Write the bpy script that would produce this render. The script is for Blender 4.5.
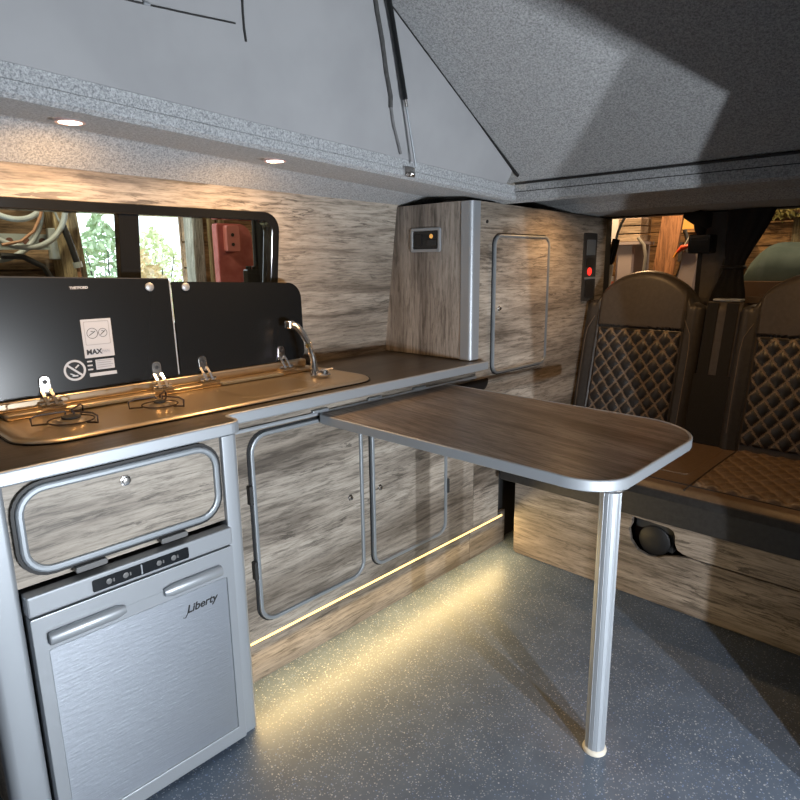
import bpy, bmesh, math, random
from mathutils import Vector, Matrix
from math import sin, cos, pi, radians, sqrt, tan
random.seed(7)
S = bpy.context.scene
COL = S.collection
for o in list(bpy.data.objects): bpy.data.objects.remove(o)

# ------------------------------------------------------------------ camera
def make_camera():
    f, p, yaw, roll = 615.0, radians(12.6), radians(43.8), radians(0.67)
    fw = Vector((-sin(yaw)*cos(p), cos(yaw)*cos(p), -sin(p)))
    rt = Vector((cos(yaw), sin(yaw), 0)); up = rt.cross(fw)
    R = rt*cos(roll) - up*sin(roll); U = up*cos(roll) + rt*sin(roll)
    m = Matrix(((R.x, U.x, -fw.x, 0), (R.y, U.y, -fw.y, 0), (R.z, U.z, -fw.z, 1.30), (0, 0, 0, 1)))
    cd = bpy.data.cameras.new('camera'); cd.sensor_width = 36; cd.lens = 36*f/800
    cd.clip_start = 0.02; cd.clip_end = 200
    c = bpy.data.objects.new('camera', cd); c.matrix_world = m; COL.objects.link(c); S.camera = c
make_camera()

# ------------------------------------------------------------------ world, exposure, work lights
w = bpy.data.worlds.new('sky'); S.world = w; w.use_nodes = True
bg = w.node_tree.nodes['Background']; bg.inputs[0].default_value = (0.86, 0.93, 1.0, 1); bg.inputs[1].default_value = 4.0
S.view_settings.view_transform = 'Standard'; S.view_settings.look = 'None'
S.view_settings.exposure = 0.0; S.view_settings.gamma = 1.0; S.view_settings.use_curve_mapping = False

def point(name, loc, power, color, radius):
    d = bpy.data.lights.new(name, 'POINT'); d.energy = power; d.color = color; d.shadow_soft_size = radius
    o = bpy.data.objects.new(name, d); o.location = loc; COL.objects.link(o); return o
def area(name, loc, rot, sx, sy, power, color):
    d = bpy.data.lights.new(name, 'AREA'); d.shape = 'RECTANGLE'; d.size = sx; d.size_y = sy; d.energy = power; d.color = color
    o = bpy.data.objects.new(name, d); o.location = loc; o.rotation_euler = rot; COL.objects.link(o); return o
def spot(name, loc, power, color, size, blend, direction=(0, 0, -1), radius=0.02):
    d = bpy.data.lights.new(name, 'SPOT'); d.energy = power; d.color = color; d.spot_size = size; d.spot_blend = blend; d.shadow_soft_size = radius
    o = bpy.data.objects.new(name, d); o.location = loc; o.rotation_euler = Vector(direction).to_track_quat('-Z', 'Y').to_euler(); COL.objects.link(o); return o
# twin flood lamps outside the sliding door
point('flood_light', (1.06, 0.84, 0.67), 140, (0.88, 0.94, 1.0), 0.015)
point('flood_light', (0.83, 0.57, 0.78), 120, (0.88, 0.94, 1.0), 0.015)
# broad area light added beside the van as soft ambient fill
area('ambient_fill', (1.3, -0.6, 2.0), Vector((-1.3, 1.4, -1.0)).to_track_quat('-Z', 'Y').to_euler(), 1.2, 1.2, 1.5, (1.0, 0.97, 0.93))
# warm garage bulbs behind the van
point('garage_bulb', (-1.9, 4.1, 2.1), 60, (1.0, 0.62, 0.30), 0.08)
point('garage_bulb', (-0.7, 4.4, 2.3), 30, (1.0, 0.72, 0.45), 0.08)
point('garage_bulb', (-2.45, 0.6, 2.2), 45, (1.0, 0.85, 0.6), 0.08)

# ------------------------------------------------------------------ mesh helpers
class MB:
    def __init__(s): s.v = []; s.f = []; s.m = []; s.cur = 0
    def add(s, vs, fs):
        b = len(s.v); s.v += [tuple(v) for v in vs]
        for f in fs: s.f.append([b+i for i in f]); s.m.append(s.cur)
        return s
    def mat(s, i): s.cur = i; return s
    def box(s, x0, x1, y0, y1, z0, z1):
        vs = [(x, y, z) for x in (x0, x1) for y in (y0, y1) for z in (z0, z1)]
        return s.add(vs, [(0,1,3,2), (4,6,7,5), (0,4,5,1), (2,3,7,6), (0,2,6,4), (1,5,7,3)])
    def prism(s, poly, ax, a0, a1):
        n = len(poly)
        def P(p, a): return (a, p[0], p[1]) if ax == 'x' else (p[0], a, p[1]) if ax == 'y' else (p[0], p[1], a)
        vs = [P(p, a0) for p in poly] + [P(p, a1) for p in poly]
        fs = [list(range(n))[::-1], list(range(n, 2*n))] + [(i, (i+1) % n, n+(i+1) % n, n+i) for i in range(n)]
        return s.add(vs, fs)
    def ring(s, po, pi_, ax, a0, a1):
        n = len(po)
        def P(p, a): return (a, p[0], p[1]) if ax == 'x' else (p[0], a, p[1]) if ax == 'y' else (p[0], p[1], a)
        vs = [P(p, a0) for p in po] + [P(p, a0) for p in pi_] + [P(p, a1) for p in po] + [P(p, a1) for p in pi_]
        fs = []
        for i in range(n):
            j = (i+1) % n
            fs += [(i, j, n+j, n+i), (2*n+i, 3*n+i, 3*n+j, 2*n+j), (i, 2*n+i, 2*n+j, j), (n+i, n+j, 3*n+j, 3*n+i)]
        return s.add(vs, fs)
    def tube(s, pts, r, seg=10, closed=False, flat=None):
        pts = [Vector(p) for p in pts]; n = len(pts)
        rs = r if isinstance(r, (list, tuple)) else [r]*n
        rings = []; nrm = None
        for i, p in enumerate(pts):
            a = pts[(i-1) % n] if (closed or i > 0) else p
            b = pts[(i+1) % n] if (closed or i < n-1) else p
            t = (b-a).normalized()
            if nrm is None:
                nrm = t.orthogonal().normalized()
                if flat is not None: nrm = Vector(flat) - t*Vector(flat).dot(t); nrm.normalize()
            else:
                nrm = (nrm - t*nrm.dot(t)).normalized()
            bn = t.cross(nrm)
            rings.append([p + (nrm*cos(2*pi*k/seg) + bn*sin(2*pi*k/seg))*rs[i] for k in range(seg)])
        vs = [v for rg in rings for v in rg]; fs = []
        m = n if closed else n-1
        for i in range(m):
            i2 = (i+1) % n
            for k in range(seg):
                k2 = (k+1) % seg
                fs.append((i*seg+k, i*seg+k2, i2*seg+k2, i2*seg+k))
        if not closed:
            fs.append(tuple(range(seg))[::-1]); fs.append(tuple((n-1)*seg+k for k in range(seg)))
        return s.add(vs, fs)
    def strip(s, path, w, t, normal, closed=False):
        """flat bar: path of points, w across (in-plane), t along normal"""
        pts = [Vector(p) for p in path]; n = len(pts); N = Vector(normal).normalized(); vs = []; fs = []
        for i, p in enumerate(pts):
            a = pts[(i-1) % n] if (closed or i > 0) else p
            b = pts[(i+1) % n] if (closed or i < n-1) else p
            d = (b-a).normalized(); c = N.cross(d).normalized()
            vs += [p-c*w/2, p+c*w/2, p+c*w/2+N*t, p-c*w/2+N*t]
        m = n if closed else n-1
        for i in range(m):
            j = (i+1) % n
            for k in range(4): fs.append((4*i+k, 4*i+(k+1) % 4, 4*j+(k+1) % 4, 4*j+k))
        if not closed: fs += [(0, 3, 2, 1), (4*n-4, 4*n-3, 4*n-2, 4*n-1)]
        return s.add(vs, fs)
    def lathe(s, prof, c, axis=(0, 0, 1), seg=24):
        A = Vector(axis).normalized(); u = A.orthogonal().normalized(); v = A.cross(u); c = Vector(c)
        vs = []; fs = []; n = len(prof)
        for r, h in prof:
            for k in range(seg): vs.append(c + A*h + (u*cos(2*pi*k/seg)+v*sin(2*pi*k/seg))*max(r, 1e-5))
        for i in range(n-1):
            for k in range(seg):
                k2 = (k+1) % seg; fs.append((i*seg+k, i*seg+k2, (i+1)*seg+k2, (i+1)*seg+k))
        fs.append(tuple(range(seg))[::-1]); fs.append(tuple((n-1)*seg+k for k in range(seg)))
        return s.add(vs, fs)
    def cyl(s, c, axis, r, h, seg=24): return s.lathe([(r, 0), (r, h)], c, axis, seg)
    def surf(s, fn, nu, nv, back=None):
        """grid surface fn(i/nu, j/nv)->point; back: second surface closing it into a solid; matf optional"""
        A = [[fn(i/nu, j/nv) for j in range(nv+1)] for i in range(nu+1)]
        W = nv+1; vs = [p for r in A for p in r]
        fs = [(i*W+j, (i+1)*W+j, (i+1)*W+j+1, i*W+j+1) for i in range(nu) for j in range(nv)]
        if back:
            off = len(vs); vs += [back(i/nu, j/nv) for i in range(nu+1) for j in range(nv+1)]
            fs += [(off+i*W+j, off+i*W+j+1, off+(i+1)*W+j+1, off+(i+1)*W+j) for i in range(nu) for j in range(nv)]
            for i in range(nu):
                fs += [(i*W, off+i*W, off+(i+1)*W, (i+1)*W), (i*W+nv, (i+1)*W+nv, off+(i+1)*W+nv, off+i*W+nv)]
            for j in range(nv):
                fs += [(j, j+1, off+j+1, off+j), (nu*W+j, off+nu*W+j, off+nu*W+j+1, nu*W+j+1)]
        return s.add(vs, fs)
    def xf(s, fn): s.v = [fn(*v) for v in s.v]; return s
    def build(s, name, mat, parent=None, bevel=0, smooth=False, seg=2, recalc=True):
        L = Vector((0, 0, 0))
        q = parent
        while q is not None: L += q.location; q = q.parent
        me = bpy.data.meshes.new(name)
        me.from_pydata([tuple(Vector(v)-L) for v in s.v], [], s.f)
        mats = mat if isinstance(mat, (list, tuple)) else [mat]
        for m in mats: me.materials.append(m)
        for p, mi in zip(me.polygons, s.m): p.material_index = mi
        if recalc:
            bm = bmesh.new(); bm.from_mesh(me); bmesh.ops.recalc_face_normals(bm, faces=bm.faces); bm.to_mesh(me); bm.free()
        if smooth:
            me.shade_smooth() if hasattr(me, 'shade_smooth') else None
            try: me.set_sharp_from_angle(angle=radians(38))
            except Exception: pass
        o = bpy.data.objects.new(name, me); COL.objects.link(o)
        if parent is not None: o.parent = parent
        if bevel:
            b = o.modifiers.new('bevel', 'BEVEL'); b.width = bevel; b.segments = seg; b.limit_method = 'ANGLE'; b.angle_limit = radians(40); b.harden_normals = False
        return o

def rrect(a0, a1, b0, b1, r, n=6):
    pts = []
    rr = r if isinstance(r, (tuple, list)) else (r, r, r, r)   # corners: (a1,b1),(a0,b1),(a0,b0),(a1,b0)
    for (cx, cy, q, rad) in ((a1, b1, 0, rr[0]), (a0, b1, 1, rr[1]), (a0, b0, 2, rr[2]), (a1, b0, 3, rr[3])):
        ox = cx - rad if q in (0, 3) else cx + rad
        oy = cy - rad if q in (0, 1) else cy + rad
        for k in range(n+1):
            t = pi/2*(q + k/n); pts.append((ox+rad*cos(t), oy+rad*sin(t)))
    return pts

def thing(name, loc, label, cat, group=None):
    o = bpy.data.objects.new(name, None); o.empty_display_size = 0.05; COL.objects.link(o); o.location = loc
    return tag(o, label, cat, group)
def tag(o, label=None, cat=None, group=None, kind=None):
    if label: o['label'] = label
    if cat: o['category'] = cat
    if group: o['group'] = group
    if kind: o['kind'] = kind
    return o
def struct(o, label=None): return tag(o, label, None, None, 'structure')
def copy_tree(o, parent=None):
    c = o.copy(); COL.objects.link(c); c.parent = parent
    for ch in list(o.children): copy_tree(ch, c)
    return c

def text(name, body, size, mat, parent, origin, u, v, thick=0.0006, shear=0.0, bold=0.0):
    cu = bpy.data.curves.new(name, 'FONT'); cu.body = body; cu.size = size; cu.extrude = thick; cu.shear = shear; cu.offset = bold
    t = bpy.data.objects.new(name, cu); COL.objects.link(t)
    dg = bpy.context.evaluated_depsgraph_get(); dg.update()
    me = bpy.data.meshes.new_from_object(t.evaluated_get(dg)); bpy.data.objects.remove(t)
    U = Vector(u).normalized(); V = Vector(v).normalized(); N = U.cross(V); O = Vector(origin)
    L = Vector((0, 0, 0)); q = parent
    while q is not None: L += q.location; q = q.parent
    for p in me.vertices: p.co = O + U*p.co.x + V*p.co.y + N*p.co.z - L
    me.materials.clear(); me.materials.append(mat)
    o = bpy.data.objects.new(name, me); COL.objects.link(o); o.parent = parent
    return o

# ------------------------------------------------------------------ materials
def base(name, color=(0.5,)*3, rough=0.5, metal=0.0, **k):
    m = bpy.data.materials.new(name); m.use_nodes = True
    b = m.node_tree.nodes['Principled BSDF']
    b.inputs['Base Color'].default_value = (*color, 1); b.inputs['Roughness'].default_value = rough; b.inputs['Metallic'].default_value = metal
    for kk, vv in k.items(): b.inputs[kk].default_value = vv
    return m, m.node_tree, b
def N(nt, t, **kw):
    n = nt.nodes.new(t)
    for k, v in kw.items(): setattr(n, k, v)
    return n
def ramp(nt, stops, src):
    r = N(nt, 'ShaderNodeValToRGB'); e = r.color_ramp.elements
    while len(e) > 1: e.remove(e[-1])
    e[0].position = stops[0][0]; e[0].color = (*stops[0][1], 1)
    for p, c in stops[1:]:
        q = e.new(p); q.color = (*c, 1)
    nt.links.new(src, r.inputs[0]); return r.outputs[0]
def coords(nt, scale):
    tc = N(nt, 'ShaderNodeTexCoord'); mp = N(nt, 'ShaderNodeMapping'); mp.inputs['Scale'].default_value = scale
    nt.links.new(tc.outputs['Object'], mp.inputs[0]); return mp.outputs[0]
def noise(nt, vec, scale, detail=4, rough=0.55, dist=0.0):
    n = N(nt, 'ShaderNodeTexNoise'); n.inputs['Scale'].default_value = scale; n.inputs['Detail'].default_value = detail
    n.inputs['Roughness'].default_value = rough; n.inputs['Distortion'].default_value = dist
    nt.links.new(vec, n.inputs['Vector']); return n.outputs['Fac']
def mix(nt, a, b, fac, mode='MIX'):
    m = N(nt, 'ShaderNodeMix'); m.data_type = 'RGBA'; m.blend_type = mode
    for s_, v in ((m.inputs[6], a), (m.inputs[7], b), (m.inputs[0], fac)):
        if hasattr(v, 'is_linked') or hasattr(v, 'links'): nt.links.new(v, s_)
        else: s_.default_value = v if not isinstance(v, tuple) else (*v, 1)
    return m.outputs[2]
def bump(nt, b, h, strength, dist=0.002):
    n = N(nt, 'ShaderNodeBump'); n.inputs['Strength'].default_value = strength; n.inputs['Distance'].default_value = dist
    nt.links.new(h, n.inputs['Height']); nt.links.new(n.outputs[0], b.inputs['Normal'])

def wood(name, grain='y', light=(0.41, 0.362, 0.305), mid=(0.29, 0.250, 0.207), dark=(0.135, 0.112, 0.09), rough=0.5, scale=1.0, crack=0.6):
    m, nt, b = base(name, mid, rough)
    tc = N(nt, 'ShaderNodeTexCoord')
    wn = N(nt, 'ShaderNodeTexNoise'); wn.inputs['Scale'].default_value = 6.5*scale; wn.inputs['Detail'].default_value = 3
    nt.links.new(tc.outputs['Object'], wn.inputs['Vector'])
    sub = N(nt, 'ShaderNodeVectorMath', operation='SUBTRACT'); sub.inputs[1].default_value = (0.5, 0.5, 0.5); nt.links.new(wn.outputs['Color'], sub.inputs[0])
    sc_ = N(nt, 'ShaderNodeVectorMath', operation='SCALE'); sc_.inputs['Scale'].default_value = 0.012/scale; nt.links.new(sub.outputs[0], sc_.inputs[0])
    ad = N(nt, 'ShaderNodeVectorMath', operation='ADD'); nt.links.new(tc.outputs['Object'], ad.inputs[0]); nt.links.new(sc_.outputs[0], ad.inputs[1])
    def gv(g, c):
        g, c = g*scale, c*scale
        mp = N(nt, 'ShaderNodeMapping'); mp.inputs['Scale'].default_value = {'x': (g, c, c), 'y': (c, g, c), 'z': (c, c, g)}[grain]
        nt.links.new(ad.outputs[0], mp.inputs[0]); return mp.outputs[0]
    n1 = noise(nt, gv(1.1, 9.0), 1.2, 7, 0.62, 0.8)
    col = ramp(nt, [(0.34, dark), (0.44, mid), (0.51, tuple((a+bb)/2 for a, bb in zip(mid, light))), (0.60, light)], n1)
    n5 = noise(nt, gv(0.5, 5.5), 1.0, 1, 0.4, 0.2)
    col = mix(nt, col, ramp(nt, [(0.42, (0.72, 0.70, 0.68)), (0.5, (0.95, 0.95, 0.95)), (0.58, (1.08, 1.08, 1.08))], n5), 1.0, 'MULTIPLY')
    n2 = noise(nt, gv(8.0, 105.0), 1.0, 6, 0.75, 0.4)
    col = mix(nt, col, ramp(nt, [(0.38, (0.48, 0.47, 0.46)), (0.5, (0.95, 0.95, 0.95)), (0.62, (1.2, 1.2, 1.21))], n2), 1.0, 'MULTIPLY')
    n3 = noise(nt, gv(4.0, 38.0), 1.0, 8, 0.74, 1.4)
    cr = ramp(nt, [(0.405, (1, 1, 1)), (0.445, (0, 0, 0)), (1, (0, 0, 0))], n3)
    n4 = noise(nt, gv(2.0, 5.0), 1.0, 3, 0.5, 0.5)
    ms = ramp(nt, [(0.42, (0.15, 0.15, 0.15)), (0.58, (1, 1, 1))], n4)
    fm = N(nt, 'ShaderNodeMath', operation='MULTIPLY'); nt.links.new(cr, fm.inputs[0]); nt.links.new(ms, fm.inputs[1])
    f2 = N(nt, 'ShaderNodeMath', operation='MULTIPLY'); f2.inputs[1].default_value = min(1.0, crack*1.3); nt.links.new(fm.outputs[0], f2.inputs[0])
    col = mix(nt, col, tuple(x*0.5 for x in dark), f2.outputs[0])
    nt.links.new(col, b.inputs['Base Color'])
    bump(nt, b, n2, 0.12, 0.001)
    return m
def felt(name, a, c, scale=160.0):
    m, nt, b = base(name, a, 1.0); b.inputs['Specular IOR Level'].default_value = 0.1
    b.inputs['Sheen Weight'].default_value = 0.15
    v = coords(nt, (1, 1, 1))
    n = noise(nt, v, scale, 3, 0.7)
    n2 = noise(nt, v, scale*0.5, 2, 0.5)
    ad = N(nt, 'ShaderNodeMath', operation='ADD'); nt.links.new(n, ad.inputs[0]); nt.links.new(n2, ad.inputs[1])
    hf = N(nt, 'ShaderNodeMath', operation='MULTIPLY'); hf.inputs[1].default_value = 0.5; nt.links.new(ad.outputs[0], hf.inputs[0])
    nt.links.new(ramp(nt, [(0.36, a), (0.64, c)], hf.outputs[0]), b.inputs['Base Color'])
    bump(nt, b, n, 0.6, 0.003); return m
def speckle_floor():
    m, nt, b = base('floor_vinyl', (0.06, 0.08, 0.11), 0.42)
    v = coords(nt, (1, 1, 1))
    n = noise(nt, v, 9, 4, 0.6)
    col = ramp(nt, [(0.3, (0.068, 0.092, 0.130)), (0.7, (0.100, 0.130, 0.175))], n)
    for sc, th, amount in ((70.0, 0.16, 0.85), (95.0, 0.20, 0.85), (130.0, 0.22, 0.8), (45.0, 0.095, 1.0)):
        vo = N(nt, 'ShaderNodeTexVoronoi'); vo.inputs['Scale'].default_value = sc; nt.links.new(v, vo.inputs['Vector'])
        lt = N(nt, 'ShaderNodeMath', operation='LESS_THAN'); lt.inputs[1].default_value = th; nt.links.new(vo.outputs['Distance'], lt.inputs[0])
        sp = N(nt, 'ShaderNodeSeparateColor'); nt.links.new(vo.outputs['Color'], sp.inputs[0])
        ch = ramp(nt, [(0.0, (0.11, 0.13, 0.16)), (0.35, (0.28, 0.31, 0.34)), (0.62, (0.14, 0.22, 0.42)), (0.72, (0.48, 0.50, 0.52)), (1, (0.24, 0.25, 0.26))], sp.outputs[0])
        ml = N(nt, 'ShaderNodeMath', operation='MULTIPLY'); ml.inputs[1].default_value = amount; nt.links.new(lt.outputs[0], ml.inputs[0])
        col = mix(nt, col, ch, ml.outputs[0])
    nt.links.new(col, b.inputs['Base Color']); return m
def brushed(name, color, rough, axis_scale=(300, 4, 300), metal=1.0, strength=0.25):
    m, nt, b = base(name, color, rough, metal)
    v = coords(nt, axis_scale); n = noise(nt, v, 1.0, 3, 0.6)
    bump(nt, b, n, strength, 0.0006); return m
def mottled(name, a, c, scale, rough=0.6, metal=0.0, bstr=0.1):
    m, nt, b = base(name, a, rough, metal); v = coords(nt, (1, 1, 1)); n = noise(nt, v, scale, 4, 0.6)
    nt.links.new(ramp(nt, [(0.35, a), (0.65, c)], n), b.inputs['Base Color']); bump(nt, b, n, bstr, 0.001); return m
def emit(name, color, strength):
    m, nt, b = base(name, color, 0.5); b.inputs['Emission Color'].default_value = (*color, 1); b.inputs['Emission Strength'].default_value = strength; return m
def glass(name, tint=(1, 1, 1), alpha=0.12):
    m = bpy.data.materials.new(name); m.use_nodes = True; nt = m.node_tree; nt.nodes.clear()
    out = N(nt, 'ShaderNodeOutputMaterial'); tr = N(nt, 'ShaderNodeBsdfTransparent'); tr.inputs[0].default_value = (*tint, 1)
    gl = N(nt, 'ShaderNodeBsdfGlossy'); gl.inputs['Roughness'].default_value = 0.02
    fr = N(nt, 'ShaderNodeFresnel'); fr.inputs[0].default_value = 1.45
    ms = N(nt, 'ShaderNodeMixShader'); nt.links.new(fr.outputs[0], ms.inputs[0]); nt.links.new(tr.outputs[0], ms.inputs[1]); nt.links.new(gl.outputs[0], ms.inputs[2])
    nt.links.new(ms.outputs[0], out.inputs[0]); return m

OAK = wood('oak_horizontal', 'y')
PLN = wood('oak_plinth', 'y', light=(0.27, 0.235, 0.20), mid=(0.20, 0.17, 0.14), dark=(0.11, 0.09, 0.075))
OAKX = wood('oak_bench', 'x', light=(0.33, 0.28, 0.235), mid=(0.24, 0.20, 0.165), dark=(0.12, 0.097, 0.078))
OAKZ = wood('oak_vertical', 'z', light=(0.33, 0.295, 0.26), mid=(0.225, 0.197, 0.172), dark=(0.12, 0.103, 0.09), crack=0.4)
TBL = wood('table_laminate', 'x', light=(0.27, 0.24, 0.22), mid=(0.18, 0.158, 0.143), dark=(0.09, 0.077, 0.07), rough=0.34, crack=0.35)
WTOP = wood('worktop_laminate', 'y', light=(0.085, 0.077, 0.070), mid=(0.060, 0.053, 0.048), dark=(0.035, 0.030, 0.027), rough=0.33, crack=0.3)
FELT = felt('light_felt', (0.22, 0.23, 0.245), (0.55, 0.57, 0.59), 330)
FELTD = felt('roof_felt', (0.20, 0.205, 0.21), (0.45, 0.46, 0.47), 300)
CANVAS = mottled('canvas_cloth', (0.33, 0.335, 0.35), (0.38, 0.385, 0.40), 3.0, 0.9, 0, 0.05)
FLOOR = speckle_floor()
ALU = brushed('satin_aluminium', (0.42, 0.45, 0.485), 0.48, (200, 8, 200), 0.55, 0.1)
ALUD = base('trim_aluminium', (0.33, 0.36, 0.39), 0.45, 0.55)[0]
STEEL = brushed('brushed_steel', (0.56, 0.60, 0.66), 0.36, (260, 30, 260), 0.85, 1.0)
SILVER = base('silver_plastic', (0.38, 0.405, 0.435), 0.40, 0.4)[0]
SILVERD = base('grey_plastic', (0.16, 0.16, 0.16), 0.45, 0.2)[0]
CHROME = base('chrome', (0.78, 0.76, 0.74), 0.20, 1.0)[0]
SINK = base('sink_steel_warm_glow', (0.60, 0.50, 0.37), 0.30, 0.85)[0]  # stainless steel with the warm downlight glow tinted into its colour
BLACK = base('black_rubber', (0.012, 0.012, 0.013), 0.5)[0]
BLACKG = base('black_gloss', (0.012, 0.013, 0.014), 0.12)[0]
LID = base('smoked_glass_lid', (0.008, 0.009, 0.010), 0.26)[0]; LID.node_tree.nodes['Principled BSDF'].inputs['Specular IOR Level'].default_value = 0.32
DARK = base('dark_trim', (0.03, 0.03, 0.03), 0.7)[0]
WHITE = base('white_print', (0.46, 0.48, 0.52), 0.5)[0]
GREYP = base('grey_print', (0.27, 0.28, 0.30), 0.5)[0]
GREYP2 = base('pale_grey_print', (0.45, 0.46, 0.5), 0.5)[0]
LEATHER = mottled('taupe_leather', (0.055, 0.047, 0.040), (0.070, 0.060, 0.051), 60, 0.42, 0, 0.15)
LEATHERS = mottled('side_leather', (0.030, 0.027, 0.025), (0.042, 0.038, 0.034), 60, 0.45, 0, 0.15)
LEATHERD = mottled('black_leather', (0.022, 0.021, 0.021), (0.034, 0.032, 0.031), 60, 0.45, 0, 0.15)
QUILT = mottled('quilted_black_leather', (0.016, 0.016, 0.017), (0.028, 0.027, 0.027), 80, 0.38, 0, 0.1)
STITCH = base('tan_stitching', (0.17, 0.13, 0.095), 0.7)[0]
SEATTOP = mottled('brown_leather', (0.105, 0.068, 0.040), (0.135, 0.088, 0.052), 60, 0.45, 0, 0.15)
SEATSTITCH = base('seat_stitching', (0.20, 0.14, 0.09), 0.7)[0]
WEB = mottled('seat_belt_webbing', (0.006, 0.006, 0.007), (0.014, 0.014, 0.015), 300, 0.9)
BARN = wood('barn_boards', 'y', light=(0.42, 0.28, 0.16), mid=(0.26, 0.17, 0.10), dark=(0.11, 0.07, 0.045), rough=0.8)
BARNX = wood('barn_boards_cross', 'x', light=(0.50, 0.30, 0.14), mid=(0.34, 0.20, 0.10), dark=(0.14, 0.08, 0.045), rough=0.8)
BARNZ = wood('barn_posts', 'z', light=(0.50, 0.42, 0.26), mid=(0.36, 0.28, 0.16), dark=(0.18, 0.13, 0.08), rough=0.8)
GLASS = glass('window_glass', (0.93, 0.96, 0.95))

# ================================================================== STRUCTURE
struct(MB().box(-2.02, 0.06, -1.6, 3.25, -0.05, 0.0).build('floor', FLOOR))

K = 0.138
def lean(x, y, z): return (x + K*(z-0.909), y, z)
# clad side wall with the sliding window hole
w_out = rrect(-1.6, 3.2, 0.0, 1.62, 0.002, 6); w_in = rrect(-0.45, 1.355, 1.10, 1.462, 0.05, 6)
struct(MB().ring(w_out, w_in, 'x', -2.03, -1.99).xf(lean).build('wall_left', OAK))
wf = struct(MB().ring(rrect(-0.47, 1.372, 1.083, 1.480, 0.065), rrect(-0.44, 1.338, 1.115, 1.450, 0.04), 'x', -2.035, -1.981).xf(lean).build('window_1', BLACKG, bevel=0.004))
MB().box(-2.028, -1.990, 0.800, 0.862, 1.11, 1.455).xf(lean).build('mullion', BLACKG, wf, bevel=0.004)
MB().box(-2.02, -2.014, -0.445, 0.81, 1.11, 1.455).xf(lean).build('pane', GLASS, wf)
MB().box(-2.01, -2.004, 0.85, 1.345, 1.11, 1.455).xf(lean).build('pane', GLASS, wf)

# right body side with the open sliding doorway
struct(MB().prism([(1.535, 0), (3.25, 0), (3.25, 1.62), (1.36, 1.62), (1.36, 1.335), (1.41, 1.20), (1.45, 1.08), (1.505, 0.75), (1.53, 0.5)], 'x', 0.0, 0.05).build('wall_right', DARK))
struct(MB().box(0.0, 0.05, -1.6, -0.62, 0, 1.62).box(0.0, 0.06, -0.62, 1.36, 1.335, 1.62).build('wall_right_front', DARK))
struct(MB().box(-2.0, 0.05, -1.66, -1.6, 0, 1.62).build('wall_front', DARK))

# headliner along the kitchen side: sloping band, soffit, fascia round the roof opening
def ztop(y): return 1.687 - 0.055*(y-0.4)
def zbot(y): return 1.622 - 0.050*(y-0.4)
def zwall(y): return 1.567 - 0.018*(y-0.5)
def zso(y): return 1.688 - 0.058*y
def liner_profile(y):
    zt, zb, zw, zs = ztop(y), zbot(y), zwall(y), zso(y)
    return [(-1.896, zw), (-1.845, zw+0.5*(zs-zw)), (-1.803, zs-0.003), (-1.795, zs), (-1.445, zb), (-1.432, zb+0.008), (-1.430, zt-0.034), (-1.436, zt-0.031), (-1.434, zt), (-1.50, zt+0.02), (-1.93, zt+0.02), (-1.93, zw)]
def loft(prof, ys, mirror=None):
    m = MB(); P = [prof(y) for y in ys]; n = len(P[0])
    vs = [((p[0] if mirror is None else mirror-p[0]), y, p[1]) for y, pr in zip(ys, P) for p in pr]
    fs = [(i*n+k, i*n+(k+1) % n, (i+1)*n+(k+1) % n, (i+1)*n+k) for i in range(len(ys)-1) for k in range(n)]
    fs += [tuple(range(n))[::-1], tuple((len(ys)-1)*n+k for k in range(n))]
    return m.add(vs, fs)
ys = [-1.6+3.775*i/20 for i in range(21)]
struct(loft(liner_profile, ys).build('ceiling_left', FELT))
# cross beam and rear ceiling behind the roof opening
rear_prof = [(2.168, 1.600), (2.164, 1.570), (2.168, 1.566), (2.170, 1.535), (2.185, 1.526), (2.40, 1.580), (2.72, 1.580), (2.78, 1.560), (2.82, 1.522), (3.16, 1.518), (3.16, 1.70), (2.19, 1.70)]
struct(MB().prism(rear_prof, 'x', -1.92, 0.02).build('ceiling_rear', FELTD))
struct(MB().box(-1.45, 0.06, -1.60, -0.42, 1.70, 1.76).build('ceiling_front', FELTD))
struct(MB().tube([(-1.43+0.07*i, 2.163, 1.598) for i in range(22)], 0.0045, 8).tube([(-1.43+0.07*i, 2.1665, 1.5675) for i in range(22)], 0.0018, 6).build('trim_1', BLACK))
# the sloping pop-top roof panel, hinged at the rear
SL = 0.60
def zr(y): return 1.600 + SL*(2.172-y)
struct(MB().prism([(2.19, zr(2.19)-0.0), (2.19, zr(2.19)+0.05), (-0.42, zr(-0.42)+0.05), (-0.42, zr(-0.42))], 'x', -1.47, 0.06).build('ceiling', FELTD))

def canvas_side(x0, sgn, label):
    c = thing('roof_canvas', (x0, 0.6, 1.7), label, 'canvas')
    def f(u, v):
        y = -0.42 + (2.10+0.42)*u
        zb, zt = ztop(y)-0.002, zr(y)+0.004
        z = zb + (zt-zb)*v
        puff = 0.018*sin(pi*v)*sin(3.1*y+0.5*z*3)*min(1, (zt-zb)*2.5) + 0.008*sin(9*y-5*z)*sin(pi*v)*min(1, (zt-zb)*2.5)
        return (x0 + sgn*(0.010+puff+0.03*v), y, z)
    def g(u, v): p = f(u, v); return (p[0]-sgn*0.006, p[1], p[2])
    MB().surf(f, 60, 30, g).build('cloth', CANVAS, c, smooth=True)
    return c, f
cl, cf = canvas_side(-1.440, 1, 'smooth grey fabric side of the raised roof, above the kitchen units')
cr_, _ = canvas_side(0.045, -1, 'smooth grey fabric side of the raised roof, above the sliding door')
m = MB(); n_ = 40
m.tube([(-1.398, y, zr(y)-0.003) for y in [1.0+1.13*i/n_ for i in range(n_+1)]], [0.0022+0.0045*max(0, (i/n_-0.75)/0.25) for i in range(n_+1)], 8)
m.build('edge_piping', BLACK, cl, smooth=True)
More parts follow.
